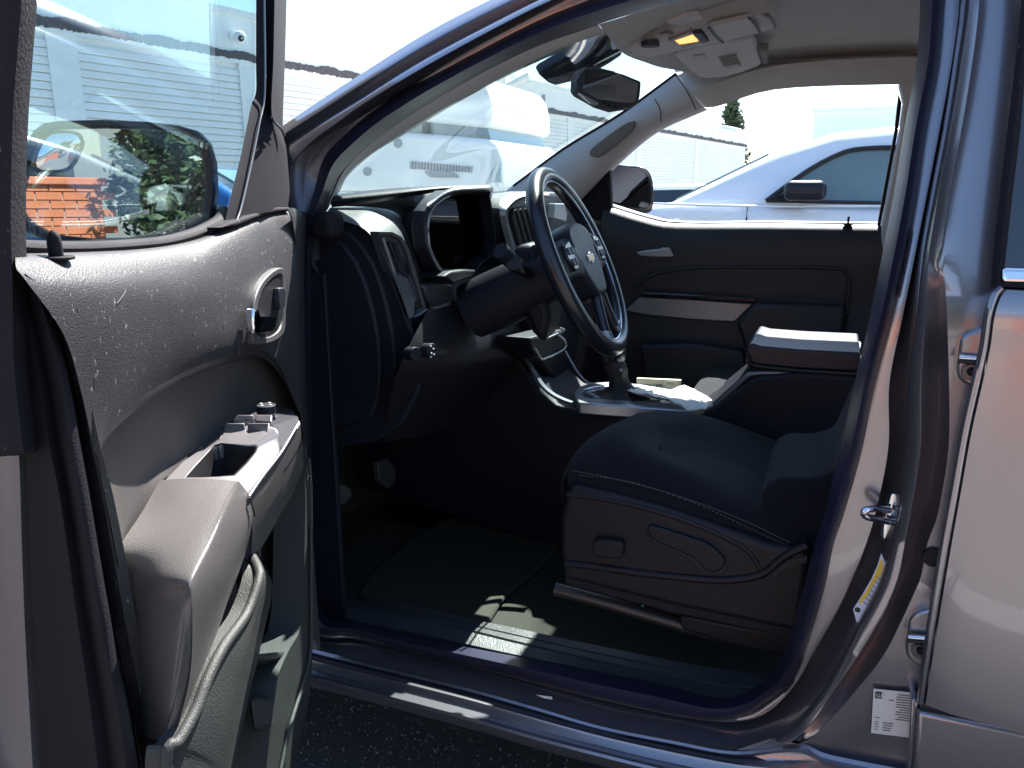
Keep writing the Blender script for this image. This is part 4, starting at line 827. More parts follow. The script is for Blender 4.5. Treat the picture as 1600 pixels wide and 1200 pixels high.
gp = ringplate('shifter_bezel', [CZ(*p) for p in [(896,614),(905,604),(925,598),(955,596),(1000,600),(1060,610),(1090,618),(1085,634),(1070,641),(1000,636),(940,632),(905,629)]],
               [CZ(*p, .002) for p in [(908,614),(914,608),(930,604),(955,602),(1000,606),(1045,614),(1060,620),(1058,628),(1040,630),(1000,627),(940,623),(915,621)]], (0, 0, -.03), mat('satin_bezel', (.42, .45, .50), .3, .7), TR, bevel=.004, segs=3)
plate('bezel_base', [CZ(*p, -.012) for p in [(905,629),(897,614),(906,604),(925,598),(1000,600),(1090,618),(1070,641),(1000,636)]], (0, 0, -.05), GLOSSB, gp, bevel=0)
ringplate('gate_ring', [CZ(*p, .000) for p in [(914,612),(930,606),(960,606),(1000,610),(1040,618),(1030,625),(990,624),(930,620)]], [CZ(*p, 0) for p in [(921,612),(933,609),(960,609),(1000,613),(1030,618),(1024,622),(990,621),(935,617)]], (0, 0, -.006), MATS['satin_bezel'], gp, bevel=.001)
# gear lever with gathered boot
def lathe(name, path, radii, m, parent, seg=20, wob=0):
    vs = []; fs = []
    for i, (p, r) in enumerate(zip(path, radii)):
        for k in range(seg):
            a = 2*math.pi*k/seg; rr = r*(1+wob*math.sin(a*7+i*.6)*min(1, i/2))
            vs.append(V(p)+V((rr*math.cos(a), rr*.8*math.sin(a), 0)))
    for i in range(len(path)-1):
        for k in range(seg): fs.append((i*seg+k, i*seg+(k+1) % seg, (i+1)*seg+(k+1) % seg, (i+1)*seg+k))
    fs += [tuple(range(seg)), tuple((len(path)-1)*seg+k for k in range(seg-1, -1, -1))]
    return mesh(name, vs, fs, m, parent)
gb = CZ(975, 618); gt = Y(958, 560, gb.y+.0)
ks = lathe('gear_lever', [gt.lerp(gb, t) for t in (0, .12, .3, .45, .6, .75, .88, 1)], [.024, .030, .029, .024, .026, .032, .050, .075], mat('boot_leather', (.016, .016, .02), .5), TR, wob=.07)
lathe('lever_knob', [gt+V((0, 0, z)) for z in (.045, .04, .025, 0, -.01)], [.008, .026, .034, .033, .026], LEATH, ks)
for q_ in ((967,563),(970,578)): disc('lever_button', Y(*q_, gb.y-.035), (.5, -.8, .3), .004, .004, SILV, ks, seg=10)
# console bin with armrest lid; the pad's pale colour stands for sunlight on top
lid = [(1170,536),(1176,530),(1190,527),(1225,527),(1290,530),(1345,534),(1341,552),(1280,550),(1200,545),(1178,542)]
az = lambda a, b, d=0: PLN(a, b, (0, 0, 1), 1.042+d)
bn = plate('console_lid', [Y(*p, .735) for p in [(1168,541),(1174,536),(1190,541),(1250,546),(1345,551),(1343,582),(1250,577),(1185,571),(1170,566),(1166,553)]], (0, .26, 0), mat('lid_vinyl', (.012, .013, .022), .45), TR, bevel=.016, segs=4)
lm = mat('lid_cloth_lit', (.46, .48, .52), .6, mott=.1)
plate('lid_pad', [Y(1173,539,.755), Y(1185,543,.738), Y(1220,545.5,.738), Y(1280,549,.738), Y(1342,552,.738), Y(1346,533,.97), Y(1290,529.5,.97), Y(1225,527,.97), Y(1193,528.5,.93), Y(1179,532.5,.84)], (0, 0, -.02), lm, bn, bevel=.006, segs=3)
tube('lid_gap', [Y(1170,568,.728), Y(1190,573,.728), Y(1250,579,.728), Y(1343,585,.728)], .004, INK, bn)
plate('bin_body', [Y(*p, .742) for p in [(1172,568),(1190,576),(1345,588),(1345,640),(1120,640),(1110,632),(1150,600)]], (0, .24, 0), TRIM, TR, bevel=.008)
tube('bin_trim', [Y(*p, .735) for p in [(1105,645),(1125,628),(1150,604),(1165,590),(1176,584),(1210,583),(1270,587),(1340,592)]], .006, MATS['vent_lip'], TR)
plate('bin_latch', [Y(*p, .72) for p in [(1166,553),(1172,556),(1174,572),(1170,578),(1166,566)]], (0, .05, 0), TRIM, bn, bevel=.003)

# ---- driver seat
rows = [ # each row runs front -> rear; px + depth
 [(886,742,.20),(900,746,.198),(960,757,.195),(1050,780,.195),(1150,818,.197),(1265,862,.20)],
 [(890,722,.215),(930,727,.21),(990,740,.208),(1065,764,.208),(1160,800,.21),(1275,850,.215)],
 [(905,700,.27),(945,695,.26),(1000,708,.25),(1080,738,.25),(1170,778,.25),(1285,836,.25)],
 [(925,682,.33),(965,672,.32),(1005,690,.31),(1060,715,.31),(1150,748,.31),(1290,812,.30)],
 [(955,664,.42),(1000,658,.42),(1030,672,.42),(1060,690,.42),(1140,720,.42),(1290,775,.42)],
 [(985,651,.50),(1030,648,.52),(1070,655,.52),(1110,672,.53),(1180,700,.54),(1300,745,.54)],
 [(1000,646,.58),(1040,642,.60),(1075,644,.60),(1120,655,.62),(1190,680,.64),(1300,725,.64)],
 [(1005,665,.64),(1045,655,.67),(1080,655,.67),(1125,665,.69),(1200,692,.70),(1300,735,.70)]]
G = [[Y(*p) for p in r] for r in rows]
seat = grid('driver_seat', G, CLOTH, TR, n=5)
frl = [r[0] for r in G]
grid('cushion_front', [frl, [p+V((-.012, .0, -.03)) for p in frl], [p+V((.0, 0, -.09)) for p in frl]], CLOTH, seat, n=4)
# raised centre insert and backrest foot
sdv = [Y(*p) for p in [(888,760,.195),(960,772,.19),(1050,797,.19),(1150,835,.192),(1262,878,.195)]]
loft('cushion_side', [[G[0][0], G[0][2], G[0][3], G[0][4], G[0][5]], sdv], CLOTH, seat, n=5)
tube('seat_stitch', [Y(a, b, c-.006) for a, b, c in [(893,735,.205),(960,748,.20),(1050,772,.20),(1150,808,.202),(1235,848,.205)]], .0006, STITCH, seat, seg=6)
for k in range(46):   # the broken light thread beneath it
    t = k/45; q_ = cr([Y(a, b, c-.008) for a, b, c in [(905,742,.20),(985,753,.195),(1085,786,.195),(1160,820,.195),(1228,852,.2)]], 45)
    i = int(t*(len(q_)-5)); tube('stitch', [q_[i], q_[i+2]], .0008, STITCH, seat, n=1, seg=5)
plate('seat_insert', [Y(*p) for p in [(1028,702,.30),(1040,688,.36),(1062,684,.42),(1110,690,.48),(1180,722,.50),(1205,740,.46),(1190,760,.36),(1175,800,.26),(1100,760,.27)]], (0, 0, -.02), CLOTH, seat, bevel=.012, segs=3, curve=3)
plate('backrest', [Y(*p, .22) for p in [(1190,765),(1212,748),(1262,750),(1300,742),(1348,640),(1420,560),(1420,900),(1300,900),(1250,856),(1180,812)]], (0, .30, 0), CLOTH, seat, bevel=.04, segs=4)
# side shield
SP = mat('seat_side_plastic', (.013, .012, .016), .42, spec=.28, bump=.3, bscale=700, mott=.1)
shd = [(885,765),(892,757),(960,772),(1050,797),(1150,832),(1205,852),(1235,858),(1265,850),(1262,900),(1250,990),(1180,975),(1060,950),(960,925),(882,905),(875,860),(874,810)]
sh_ = plate('seat_side_shield', [Y(*p, .178) for p in shd], (0, .05, 0), SP, seat, bevel=.012, segs=4)
tube('shield_crease', [Y(*p, .178) for p in [(884,880),(930,885),(1000,895),(1100,905),(1150,905),(1190,897),(1215,878),(1235,864),(1262,853)]], .0075, SP, sh_)
tube('shield_crease', [Y(*p, .18) for p in [(886,772),(960,783),(1050,806),(1130,838),(1170,862),(1190,893)]], .005, SP, sh_)
rec = [(1008,815),(1016,816),(1060,828),(1100,842),(1125,856),(1138,875),(1132,892),(1115,900),(1095,892),(1080,878),(1060,865),(1025,850),(1012,832)]
plate('lever_recess', [Y(*p, .1765) for p in rec], (0, .01, 0), mat('recess_black', (.010, .010, .013), .6), sh_, bevel=.001, curve=3)
lev = [(1012,822),(1030,825),(1070,838),(1105,850),(1125,866),(1133,878),(1128,890),(1112,896),(1098,888),(1085,874),(1060,862),(1028,848),(1014,836)]
plate('seat_lever', [Y(*p, .166) for p in lev], (0, .012, 0), SP, sh_, bevel=.004, segs=3, curve=3)
plate('seat_knob', [Y(*p, .160) for p in [(926,846),(932,843),(970,847),(974,852),(972,872),(966,874),(930,870),(925,866)]], (0, .02, 0), SP, sh_, bevel=.004, segs=3)
plate('shield_slot', [Y(*p, .1765) for p in [(1205,892),(1225,876),(1262,868),(1262,880),(1232,888),(1210,905)]], (0, .01, 0), MATS['recess_black'], sh_, bevel=.001)
plate('shield_lower', [Y(*p, .186) for p in [(882,900),(960,918),(1060,942),(1180,968),(1250,982),(1250,1000),(1180,985),(1060,960),(960,935),(884,912)]], (0, .04, 0), TRIM, sh_, bevel=.003)
# rails
tube('seat_rail', [Y(*p, .24) for p in [(868,920),(960,945),(1060,975),(1180,1005)]], .014, mat('rail_steel', (.07, .065, .065), .4, .6), seat, n=2)
tube('seat_rail', [Y(*p, .26) for p in [(900,918),(1000,942),(1100,965)]], .010, MATS['rail_steel'], seat, n=2)
plate('rail_cover', [Y(*p, .215) for p in [(1062,962),(1080,964),(1150,978),(1240,993),(1238,1030),(1150,1010),(1068,985),(1060,975)]], (0, .08, 0), SP, seat, bevel=.006, segs=3)
disc('green_tag', Y(1004, 947, .232), (0, -1, 0), .0022, .002, mat('green_dot', (.05, .6, .4), .5), seat, seg=8)
# buckle
bk = plate('seat_belt_buckle', [Y(*p, .66) for p in [(1232,702),(1262,691),(1272,715),(1268,735),(1240,722)]], (.0, .02, 0), TRIM, TR, bevel=.004)
plate('release_button', [Y(*p, .655) for p in [(1232,700),(1261,689),(1263,692),(1234,703)]], (0, .02, 0), mat('red_button', (.35, .03, .03), .4), bk, bevel=.001)
# ---- passenger seat cushion
grid('passenger_seat', [[V((-0.31999999999999995, y, 0.730)) for y in (.98, 1.1, 1.25, 1.4)], [V((-0.33999999999999997, y, 0.830)) for y in (.98, 1.1, 1.25, 1.4)], [V((-0.28, .98, 0.845)), V((-0.28, 1.1, 0.860)), V((-0.28, 1.25, 0.860)), V((-0.28, 1.4, 0.840))], [V((-0.04999999999999999, .98, 0.830)), V((-0.04999999999999999, 1.1, 0.820)), V((-0.04999999999999999, 1.25, 0.820)), V((-0.04999999999999999, 1.4, 0.820))], [V((0.25, .98, 0.790)), V((0.25, 1.1, 0.770)), V((0.25, 1.25, 0.770)), V((0.25, 1.4, 0.790))], [V((0.32, .98, 1.030)), V((0.32, 1.1, 1.030)), V((0.32, 1.25, 1.030)), V((0.32, 1.4, 1.030))]], CLOTH, TR, n=4)
# ---- loose things on the console
cz = CZ(1030, 600)
pk = empty('barcode_packet', cz, 'small pale yellow packet with a printed barcode standing behind the gear lever', 'packet')
pm = mat('cream_packet', (.55, .52, .34), .45)
pt = [Y(994,591,cz.y), Y(1064,594,cz.y+.01), Y(1062,618,cz.y), Y(1040,617,cz.y), Y(995,611,cz.y)]
plate('packet', pt, (0, .012, 0), pm, pk, bevel=.002)
for k, (x0, w_) in enumerate([(1009, 2), (1012, 4), (1017, 2.5), (1022, 1), (1025, 3), (1029, 1.5), (1032, 2)]):
    y0 = 600+(k % 3)*.8
    plate('barcode_bar', [Y(x0, y0, cz.y-.001), Y(x0+w_, y0+.1, cz.y-.001), Y(x0+w_, 611, cz.y-.001), Y(x0, 610.8, cz.y-.001)], (0, .0008, 0), mat('bar_grey', (.12, .12, .11), .6), pk, bevel=0)
plate('print_patch', [Y(1042, 596, cz.y-.001), Y(1054, 596.5, cz.y-.001), Y(1054, 602, cz.y-.001), Y(1042, 601.5, cz.y-.001)], (0, .0008, 0), mat('print_grey', (.32, .33, .30), .6), pk, bevel=0)
for q_ in (601, 607):
    plate('print_arrow', [Y(1000, q_-2, cz.y-.001), Y(1006, q_, cz.y-.001), Y(1000, q_+2, cz.y-.001)], (0, .0008, 0), mat('print_orange', (.45, .25, .12), .6), pk, bevel=0)
def tissue():
    rows = []
    pts0 = [(975,602),(1000,606),(1035,612),(1064,603),(1090,612)]; pts1 = [(985,612),(1010,616),(1045,620),(1080,615),(1112,626)]; pts2 = [(1045,626),(1060,628),(1075,640),(1092,640),(1102,640)]
    rows = [[CZ(*p, .012) for p in pts0], [CZ(*p, .022+.006*(i % 2)) for i, p in enumerate(pts1)], [CZ(*p, .008) for p in pts2]]
    o = grid('crumpled_paper', rows, mat('white_paper', (.80, .80, .74), .7), None, n=5, solid=.001)
    for v in o.data.vertices: v.co.z += random.uniform(-.0035, .0035)
    tag(o, 'crumpled bright white paper lying in the console tray beneath the cream packet', 'paper')
tissue()
# ================================================================ TRUCK: open driver door
DO = empty('driver_door', DH+V((0, 0, .5)), None, None); DO.parent = TR; DO.matrix_parent_inverse = Matrix.Translation(-TR.location)
def Dr(pts, o): return [D(*p, o) for p in pts]
# main upper skin: window shelf rolling over into the vertical face
t0 = [(22,396),(60,396),(130,394),(200,391),(250,386),(290,379),(320,370),(345,357),(365,348),(400,334),(432,325),(450,326)]
t1 = [(24,404),(62,404),(130,402),(200,399),(250,395),(295,390),(325,380),(350,370),(372,360),(404,347),(436,338),(456,336)]
t2 = [(26,420),(64,424),(130,424),(200,422),(252,420),(300,416),(335,408),(360,402),(380,395),(410,385),(440,375),(461,370)]
t3 = [(40,438),(74,455),(132,458),(200,458),(256,458),(300,456),(340,452),(365,450),(385,447),(412,440),(440,432),(463,425)]
t4 = [(98,520),(115,522),(150,524),(210,522),(262,518),(305,512),(345,505),(368,500),(388,495),(414,490),(442,485),(465,480)]
t5 = [(124,600),(134,598),(152,594),(205,584),(262,560),(305,545),(345,536),(370,532),(390,532),(414,540),(444,560),(467,580)]
t6 = [(150,716),(152,712),(156,704),(165,672),(220,622),(265,593),(300,575),(345,560),(400,550),(432,570),(452,608),(470,650)]
rw = [Dr(t0, -.012), Dr(t1, .004), Dr(t2, .018), Dr(t3, .028), Dr(t4, .030), Dr(t5, .028), Dr(t6, .022)]
PAN = grid('door_panel', [Dr([(a, b-4) for a, b in t0], -.03)]+rw, DOORP, DO, n=5)
# recessed insert under the arc
lip = [(154,725),(166,680),(220,629),(265,600),(300,582),(345,566),(400,556),(430,575),(452,612),(470,655)]
ins = [(158,800),(180,760),(235,720),(270,690),(305,665),(350,640),(400,625),(430,630),(455,650),(470,670)]
ins2 = [(170,880),(190,860),(245,760),(285,735),(320,700),(350,680),(400,668),(432,668),(455,675),(470,690)]
mt6 = t6[2:]
loft('insert_lip', [Dr(mt6, .022), Dr(lip, .018), Dr([(a+2, b+4) for a, b in lip], -.006)], mat('lip_plastic', (.03, .03, .034), .4), DO, n=5)
grid('door_insert', [[D(152,715,.024)]+Dr([(a+1, b+3) for a, b in lip[1:]], -.006), [D(168,790,.024), D(178,785,.0)]+Dr(ins[2:], -.014), [D(187,885,.024), D(196,880,.0)]+Dr(ins2[2:], -.006)], DOORS, DO, n=5)
# rear end of the panel and lower skin
e = [(27,425),(58,445),(72,470),(87,507),(103,563),(117,627),(128,690),(140,760),(158,867),(171,933),(183,1000),(200,1080),(225,1200)]
e1 = [(40,428),(74,455),(90,480),(110,520),(126,575),(143,635),(157,700),(176,770),(198,880),(208,940),(220,1000),(236,1080),(262,1200)]
loft('panel_edge', [Dr(e, -.02), Dr(e, .006), Dr([(a*.5+c*.5, b*.5+d*.5) for (a, b), (c, d) in zip(e, e1)], .020), Dr(e1, .026)], DOORP, DO, n=5)
# lower panel
lw = [[(137,735),(165,735),(200,735),(300,735),(400,735),(476,690)], [(150,800),(175,830),(230,830),(320,830),(420,800),(482,760)], [(168,890),(185,900),(240,900),(340,900),(430,880),(484,850)], [(185,1000),(200,1010),(240,1020),(340,1010),(430,980),(486,940)], [(215,1150),(230,1140),(270,1130),(340,1110),(430,1060),(486,1020)], [(240,1290),(260,1280),(290,1270),(340,1240),(420,1180),(474,1120)]]
grid('lower_panel', [Dr(r, -.016) for r in lw], DOORP, DO, n=4)
# outer skin of the door and its end face
def dz(u, o, z): return DL(u, o, z)
zb = .50
grid('outer_skin', [[dz(u, -.075, 1.335) for u in (-.02, .3, .6, .80)], [dz(u, -.115, 1.25) for u in (-.02, .3, .6, .80)], [dz(u, -.125, 1.0) for u in (-.02, .3, .6, .80)], [dz(u, -.11, zb) for u in (-.02, .3, .6, .80)]], PAINT, DO, n=4, solid=-.002)
# end face: rubber, painted metal, rubber seal tubes (plane across the door)
Ue = lambda pts, u: [U(*p, u) for p in pts]
p_out = [(-60,440),(-60,560),(-60,700),(-50,900),(-40,1050),(-30,1250)]
m0 = [(22,440),(26,520),(32,620),(38,720),(42,850),(46,960),(52,1060),(64,1250)]
m1 = [(12,440),(16,520),(22,620),(30,720),(34,850),(38,960),(43,1060),(54,1250)]
m2 = [(-6,440),(-4,520),(0,620),(10,720),(14,850),(16,960),(20,1060),(30,1250)]
m3 = [(-90,440),(-90,520),(-90,620),(-90,720),(-90,850),(-90,960),(-90,1060),(-90,1250)]
loft('door_end_face', [[p+DD*-.0 for p in Ue([(a+60, b) for a, b in m0], .735)], Ue(m0, .752), Ue(m1, .757), Ue(m2, .752), Ue(m3, .745)], PAINT, DO, n=5, angle=60)
s1 = [(34,455),(44,500),(56,560),(68,630),(78,700),(92,770),(106,860),(118,950),(130,1030),(143,1120),(160,1250)]
s2 = [(50,445),(66,480),(80,530),(95,600),(106,670),(118,740),(135,840),(150,930),(164,1010),(182,1100),(206,1250)]
s3 = [(62,458),(82,500),(98,555),(112,620),(124,690),(138,770),(156,880),(168,950),(182,1030),(200,1110),(226,1250)]
loft('door_end_seal', [Ue([(24,455),(28,500),(33,560),(37,630),(40,700),(43,770),(46,860),(50,950),(54,1030),(60,1120),(68,1250)], .760), Ue(s1, .772), Ue([((a+c)/2-3, (b+d)/2) for (a, b), (c, d) in zip(s1, s2)], .760), Ue(s2, .775), Ue(s3, .768), Dr([(a+4, b) for a, b in s3], .0)], RUB, DO, n=5, angle=60)
s0 = [(28,470),(34,540),(42,620),(58,700),(66,780),(78,900),(92,1020),(104,1110),(118,1250)]
tube('dusty_channel', Ue(s0, .758), .004, mat('dusty_metal', (.05, .05, .055), .7, dust=(.16, .16, .16), dscale=200, dthr=.6, mott=.4), DO)
# window frame: rear upright, front upright, sail panel
FR = mat('window_frame_rubber', (.013, .012, .017), .8, spec=.15, bump=.5, bscale=300, mott=.3, dust=(.09, .085, .085), dscale=150, dthr=.66)
fr = [(33,-60),(33,0),(28,67),(20,187),(17,333),(20,450),(22,560),(32,660),(38,707)]
frl_ = [(-30,-60),(-30,0),(-34,67),(-40,187),(-44,333),(-40,450),(-40,560),(-34,660),(-20,712)]
loft('rear_window_frame', [Ue([(a-1, b) for a, b in fr], .735), Ue(fr, .770), Ue([(a-7, b) for a, b in fr], .782), Ue([(a-22, b) for a, b in fr], .780), Ue(frl_, .775)], FR, DO, n=4, solid=.02)
u0 = [(400,-80),(400,0),(400,100),(400,143),(392,167),(378,235),(362,300),(350,353)]
u1 = [(412,-80),(412,0),(413,100),(414,150),(408,180),(396,240),(380,310),(372,345)]
u1b = [(414,-80),(415,0),(415,100),(416,150),(410,182),(399,240),(384,310),(378,343)]
u2 = [(430,-80),(429,0),(427,100),(424,160),(426,200),(424,250),(420,290),(414,332)]
u3 = [(450,-80),(448,0),(445,100),(442,200),(447,230),(450,260),(453,300),(455,327)]
loft('front_window_frame', [Dr(u0, -.045), Dr(u0, -.010), Dr(u1, .0), Dr(u1b, -.006), Dr(u2, .010), Dr(u3, -.006), Dr(u3, -.06)], mat('frame_black', (.010, .010, .016), .8, spec=.15, mott=.2), DO, n=5, angle=60)
tube('frame_lip', Dr([(413,-80),(413,0),(414,140),(406,190),(394,250),(378,320),(370,345)], .003), .0015, MATS['vent_lip'], DO)
tube('frame_clip', Dr([(425,183),(430,192),(440,202),(444,212)], .012), .0022, MATS['vent_lip'], DO)
# top frame, out of the picture, closes the window
tube('top_window_frame', [D(20,-60,-.02), D(150,-130,-.02), D(300,-130,-.02), D(420,-80,-.02)], .018, FR, DO)
# door glass
gl = [(10,-70),(130,-120),(260,-130),(404,-80),(402,143),(380,240),(352,350),(330,366),(250,384),(130,392),(15,394)]
GL = plate('door_window', Dr(gl, -.035), -DN*.004, SIDEG, DO, bevel=0)
tube('window_gasket', Dr([(15,386),(60,388),(130,388),(200,384),(255,378),(300,366),(330,352),(345,342),(352,330)], -.022), .010, RUB, DO, flat=.7)
# corner of the panel turning to the front edge of the door
pc0 = [(450,326),(456,336),(461,370),(463,425),(465,480),(467,580),(470,650)]
grid('panel_front_edge', [Dr([(450,326),(456,340),(461,370),(463,425),(465,480),(467,580),(470,655),(476,690)], .022), Dr([(462,326),(468,338),(471,370),(472,425),(473,480),(474,580),(476,655),(480,700)], .014), Dr([(494,340),(492,352),(484,372),(480,425),(479,480),(480,580),(481,655),(484,700)], -.02), Dr([(495,345),(490,356),(482,376),(479,425),(478,480),(480,580),(482,655),(484,700)], -.07)], DOORP, DO, n=5)
grid('hinge_edge', [[dz(-.01, .0, z) for z in (1.34, 1.1, .8, .5)], [dz(-.03, -.12, z) for z in (1.33, 1.1, .8, .5)]], PAINT, DO, n=3)
plate('corner_cap', Dr([(346,356),(365,346),(400,334),(430,324),(455,324),(453,330),(432,332),(400,342),(372,354)], .006), -DN*.03, FR, DO, bevel=.003)
# lock pin
q = D(88, 402, .004)
bs = disc('lock_pin_base', q+V((0, 0, .001)), (0, 0, 1), .014, .003, RUB, DO)
lathe('lock_pin', [q+V((0, 0, z)) for z in (0, .010, .016, .020, .0225)], [.0065, .0065, .0062, .0045, .001], RUB, DO, seg=16)
# inner handle in its dished bezel
bz = [(397,536),(396,500),(399,470),(408,445),(422,428),(436,419),(444,420),(447,432),(447,470),(447,500),(444,520),(430,533),(412,538)]
bi = [(402,522),(402,496),(405,470),(413,450),(425,436),(436,429),(441,431),(442,440),(442,470),(442,498),(438,514),(427,524),(414,527)]
hb = ringplate('handle_bezel', cr(Dr(bz, .036), 3, True), cr(Dr(bi, .0355), 3, True), -DN*.03, mat('bezel_grey', (.06, .058, .06), .42, bump=.2, bscale=800), DO, bevel=.002)
plate('handle_recess', cr(Dr(bi, .0335), 3, True), -DN*.01, mat('recess_dark', (.012, .012, .016), .4), hb, bevel=0)
hn = Dr([(397,482),(406,484),(408,494),(418,494),(432,493),(434,498),(431,512),(424,519),(399,521),(397,505)], .048)
plate('inner_handle', hn, -DN*.012, CHROME, hb, bevel=.003, segs=3)
plate('lock_lever', Dr([(437,450),(444,449),(447,455),(446,480),(438,484),(436,470)], .043), -DN*.01, TRIM, hb, bevel=.002)
# ---- armrest: lofted box, flat top
ZA = 1.072
tl = [(183,867),(190,905)]
def A(px, py, o): return D(px, py, o)
topb = [A(250,750,.0), A(222,800,.0), A(183,862,.0), A(188,900,.0)]
top_in = [D(367,752,.088), D(345,790,.090), D(318,850,.092), D(290,905,.092)]
rear_i = [D(252,748,.0), D(285,748,.03), D(325,749,.06), D(367,752,.088)]
rear_o = [D(188,898,.0), D(215,906,.03), D(255,911,.065), D(290,905,.092)]
rws = []
for k in range(4):
    a = topb[k]; b = top_in[k]; rws.append([a, a.lerp(b, .33)+V((0, 0, .002)), a.lerp(b, .66)+V((0, 0, .002)), b])
sd0 = [D(376,756,.094), D(356,800,.098), D(330,862,.099), D(300,916,.099)]
sd1 = [D(396,790,.094), D(383,830,.098), D(350,900,.098), D(305,960,.096)]
sd2 = [D(388,850,.080), D(372,890,.084), D(345,960,.084), D(300,1050,.082)]
sd3 = [D(362,925,.066), D(352,950,.066), D(325,1030,.066), D(276,1150,.066)]
rr = [rws[i]+[sd0[i], sd1[i], sd2[i], sd3[i]] for i in range(4)]
# nose rounding over to the end face
nose = [D(186,912,.0), D(218,922,.03), D(256,928,.064), D(290,924,.090), D(298,932,.097), D(302,975,.094), D(298,1060,.080), D(272,1150,.064)]
end1 = [D(188,925,.0), D(220,940,.03), D(254,946,.06), D(284,944,.086), D(290,960,.090), D(293,1000,.088), D(288,1070,.076), D(262,1150,.06)]
end2 = [D(196,1000,.0), D(222,1010,.03), D(250,1015,.055), D(276,1015,.08), D(281,1020,.082), D(282,1045,.08), D(276,1090,.07), D(256,1152,.056)]
end3 = [D(214,1130,.0), D(226,1150,.02), D(240,1155,.035), D(256,1156,.05), D(258,1156,.052), D(259,1156,.052), D(258,1156,.052), D(250,1156,.05)]
arm = grid('armrest', rr+[nose, end1, end2, end3], ARM, DO, n=5, angle=50)
# switch bezel with pull cup
sb_o = [(251,755),(284,721),(318,698),(343,679),(355,663),(390,662),(425,664),(434,670),(438,680),(438,706),(415,738),(389,772),(374,755),(312,753)]
of_o = [.0, .0, .0, .0, .004, .04, .078, .088, .092, .094, .094, .094, .086, .045]
sb_i = [(291,745),(306,728),(322,710),(335,695),(345,692),(366,694),(385,697),(396,697),(401,699),(398,706),(385,722),(366,741),(340,744),(312,745)]
of_i = [.022, .020, .018, .018, .024, .042, .056, .064, .068, .070, .072, .070, .055, .038]
bz_ = ringplate('switch_bezel', [D(a, b, o) for (a, b), o in zip(sb_o, of_o)], [D(a, b, o) for (a, b), o in zip(sb_i, of_i)], (0, 0, -.022), GREYP, DO, bevel=.003, segs=3)
cupi = [D(a, b, o) for (a, b), o in zip(sb_i, of_i)]
loft('pull_cup', [cupi+[cupi[0]], [p+V((0, 0, -.06)) for p in cupi]+[cupi[0]+V((0, 0, -.06))]], mat('cup_black', (.02, .02, .024), .4), bz_, n=1)
plate('cup_floor', [p+V((0, 0, -.058)) for p in cupi], (0, 0, -.003), MATS['cup_black'], bz_, bevel=0)
def sw(pts, oo, name='window_switch', m=None, lift=.003):
    plate(name, [D(a, b, o)+V((0, 0, lift)) for (a, b), o in zip(pts, oo)], (0, 0, -.008), m or GREYP, bz_, bevel=.0016)
sw([(352,664),(383,664),(384,679),(349,679)], [.012, .040, .042, .012]); sw([(387,664),(422,664),(418,680),(386,679)], [.044, .076, .076, .044])
sw([(371,651),(397,651),(396,662),(364,661)], [.022, .046, .046, .018]); sw([(400,651),(426,651),(424,663),(398,662)], [.050, .074, .076, .050])
sw([(345,683),(375,683),(372,690),(341,690)], [.012, .036, .036, .012], 'lock_button'); sw([(380,683),(408,684),(404,691),(377,690)], [.042, .068, .068, .042], 'lock_button')
for (a, b) in ((356,686),(390,687)):
    sw([(a, b), (a+6, b), (a+6, b+1.5), (a, b+1.5)], [.02+.03*(a > 380)]*4, 'switch_mark', WHITEP, .0045)
for (a, b) in ((379,670),(414,670)):
    sw([(a, b-2), (a+1.5, b-2), (a+1.5, b+3), (a, b+3)], [.036+.034*(a > 400)]*4, 'switch_mark', INK, .0045)
# forward pod with the mirror control
pod_t = [(352,664),(372,650),(400,636),(425,630),(445,631),(458,637),(466,650),(470,660),(440,704),(437,680),(425,664)]
pod_o = [.0, .0, .0, .0, .03, .06, .085, .09, .092, .09, .078]
plate('switch_pod', [D(a, b, o)+V((0, 0, -.004)) for (a, b), o in zip(pod_t, pod_o)], (0, 0, -.03), TRIM, DO, bevel=.004)
cc = D(416, 639, .045)
kn = disc('mirror_control', cc+V((0, 0, .006)), (0, 0, 1), .013, .012, TRIM, DO, seg=20)
for k in range(4): box('control_arrow', cc+V((.008*math.cos(k*1.57), .008*math.sin(k*1.57), .0068)), (.003, .003, .001), WHITEP, kn, 0)
plate('control_pad', [D(*p, o)+V((0, 0, .001)) for p, o in (((420,644), .05), ((432,650), .066), ((430,656), .066), ((416,651), .05))], (0, 0, -.003), GLOSSB, DO, bevel=.001)
# side face of pod: chrome line, pale infill, dark infill
edge = [(389,773),(410,742),(438,706),(455,678),(467,657)]
loft('pod_side', [[D(a, b, .094) for a, b in edge], [D(a+2, b+5, .097) for a, b in edge], [D(a+6, b+60-i*5, .088) for i, (a, b) in enumerate(edge)], [D(a, b, .06) for a, b in [(392,870),(412,850),(440,800),(458,770),(474,730)]]], ARM, DO, n=4)
tube('pod_line', [D(a, b+3, .0985) for a, b in edge], .0016, SILV, DO)
tube('armrest_gap', [D(390,777,.1), D(394,790,.1), D(398,806,.099)], .0012, INK, DO)
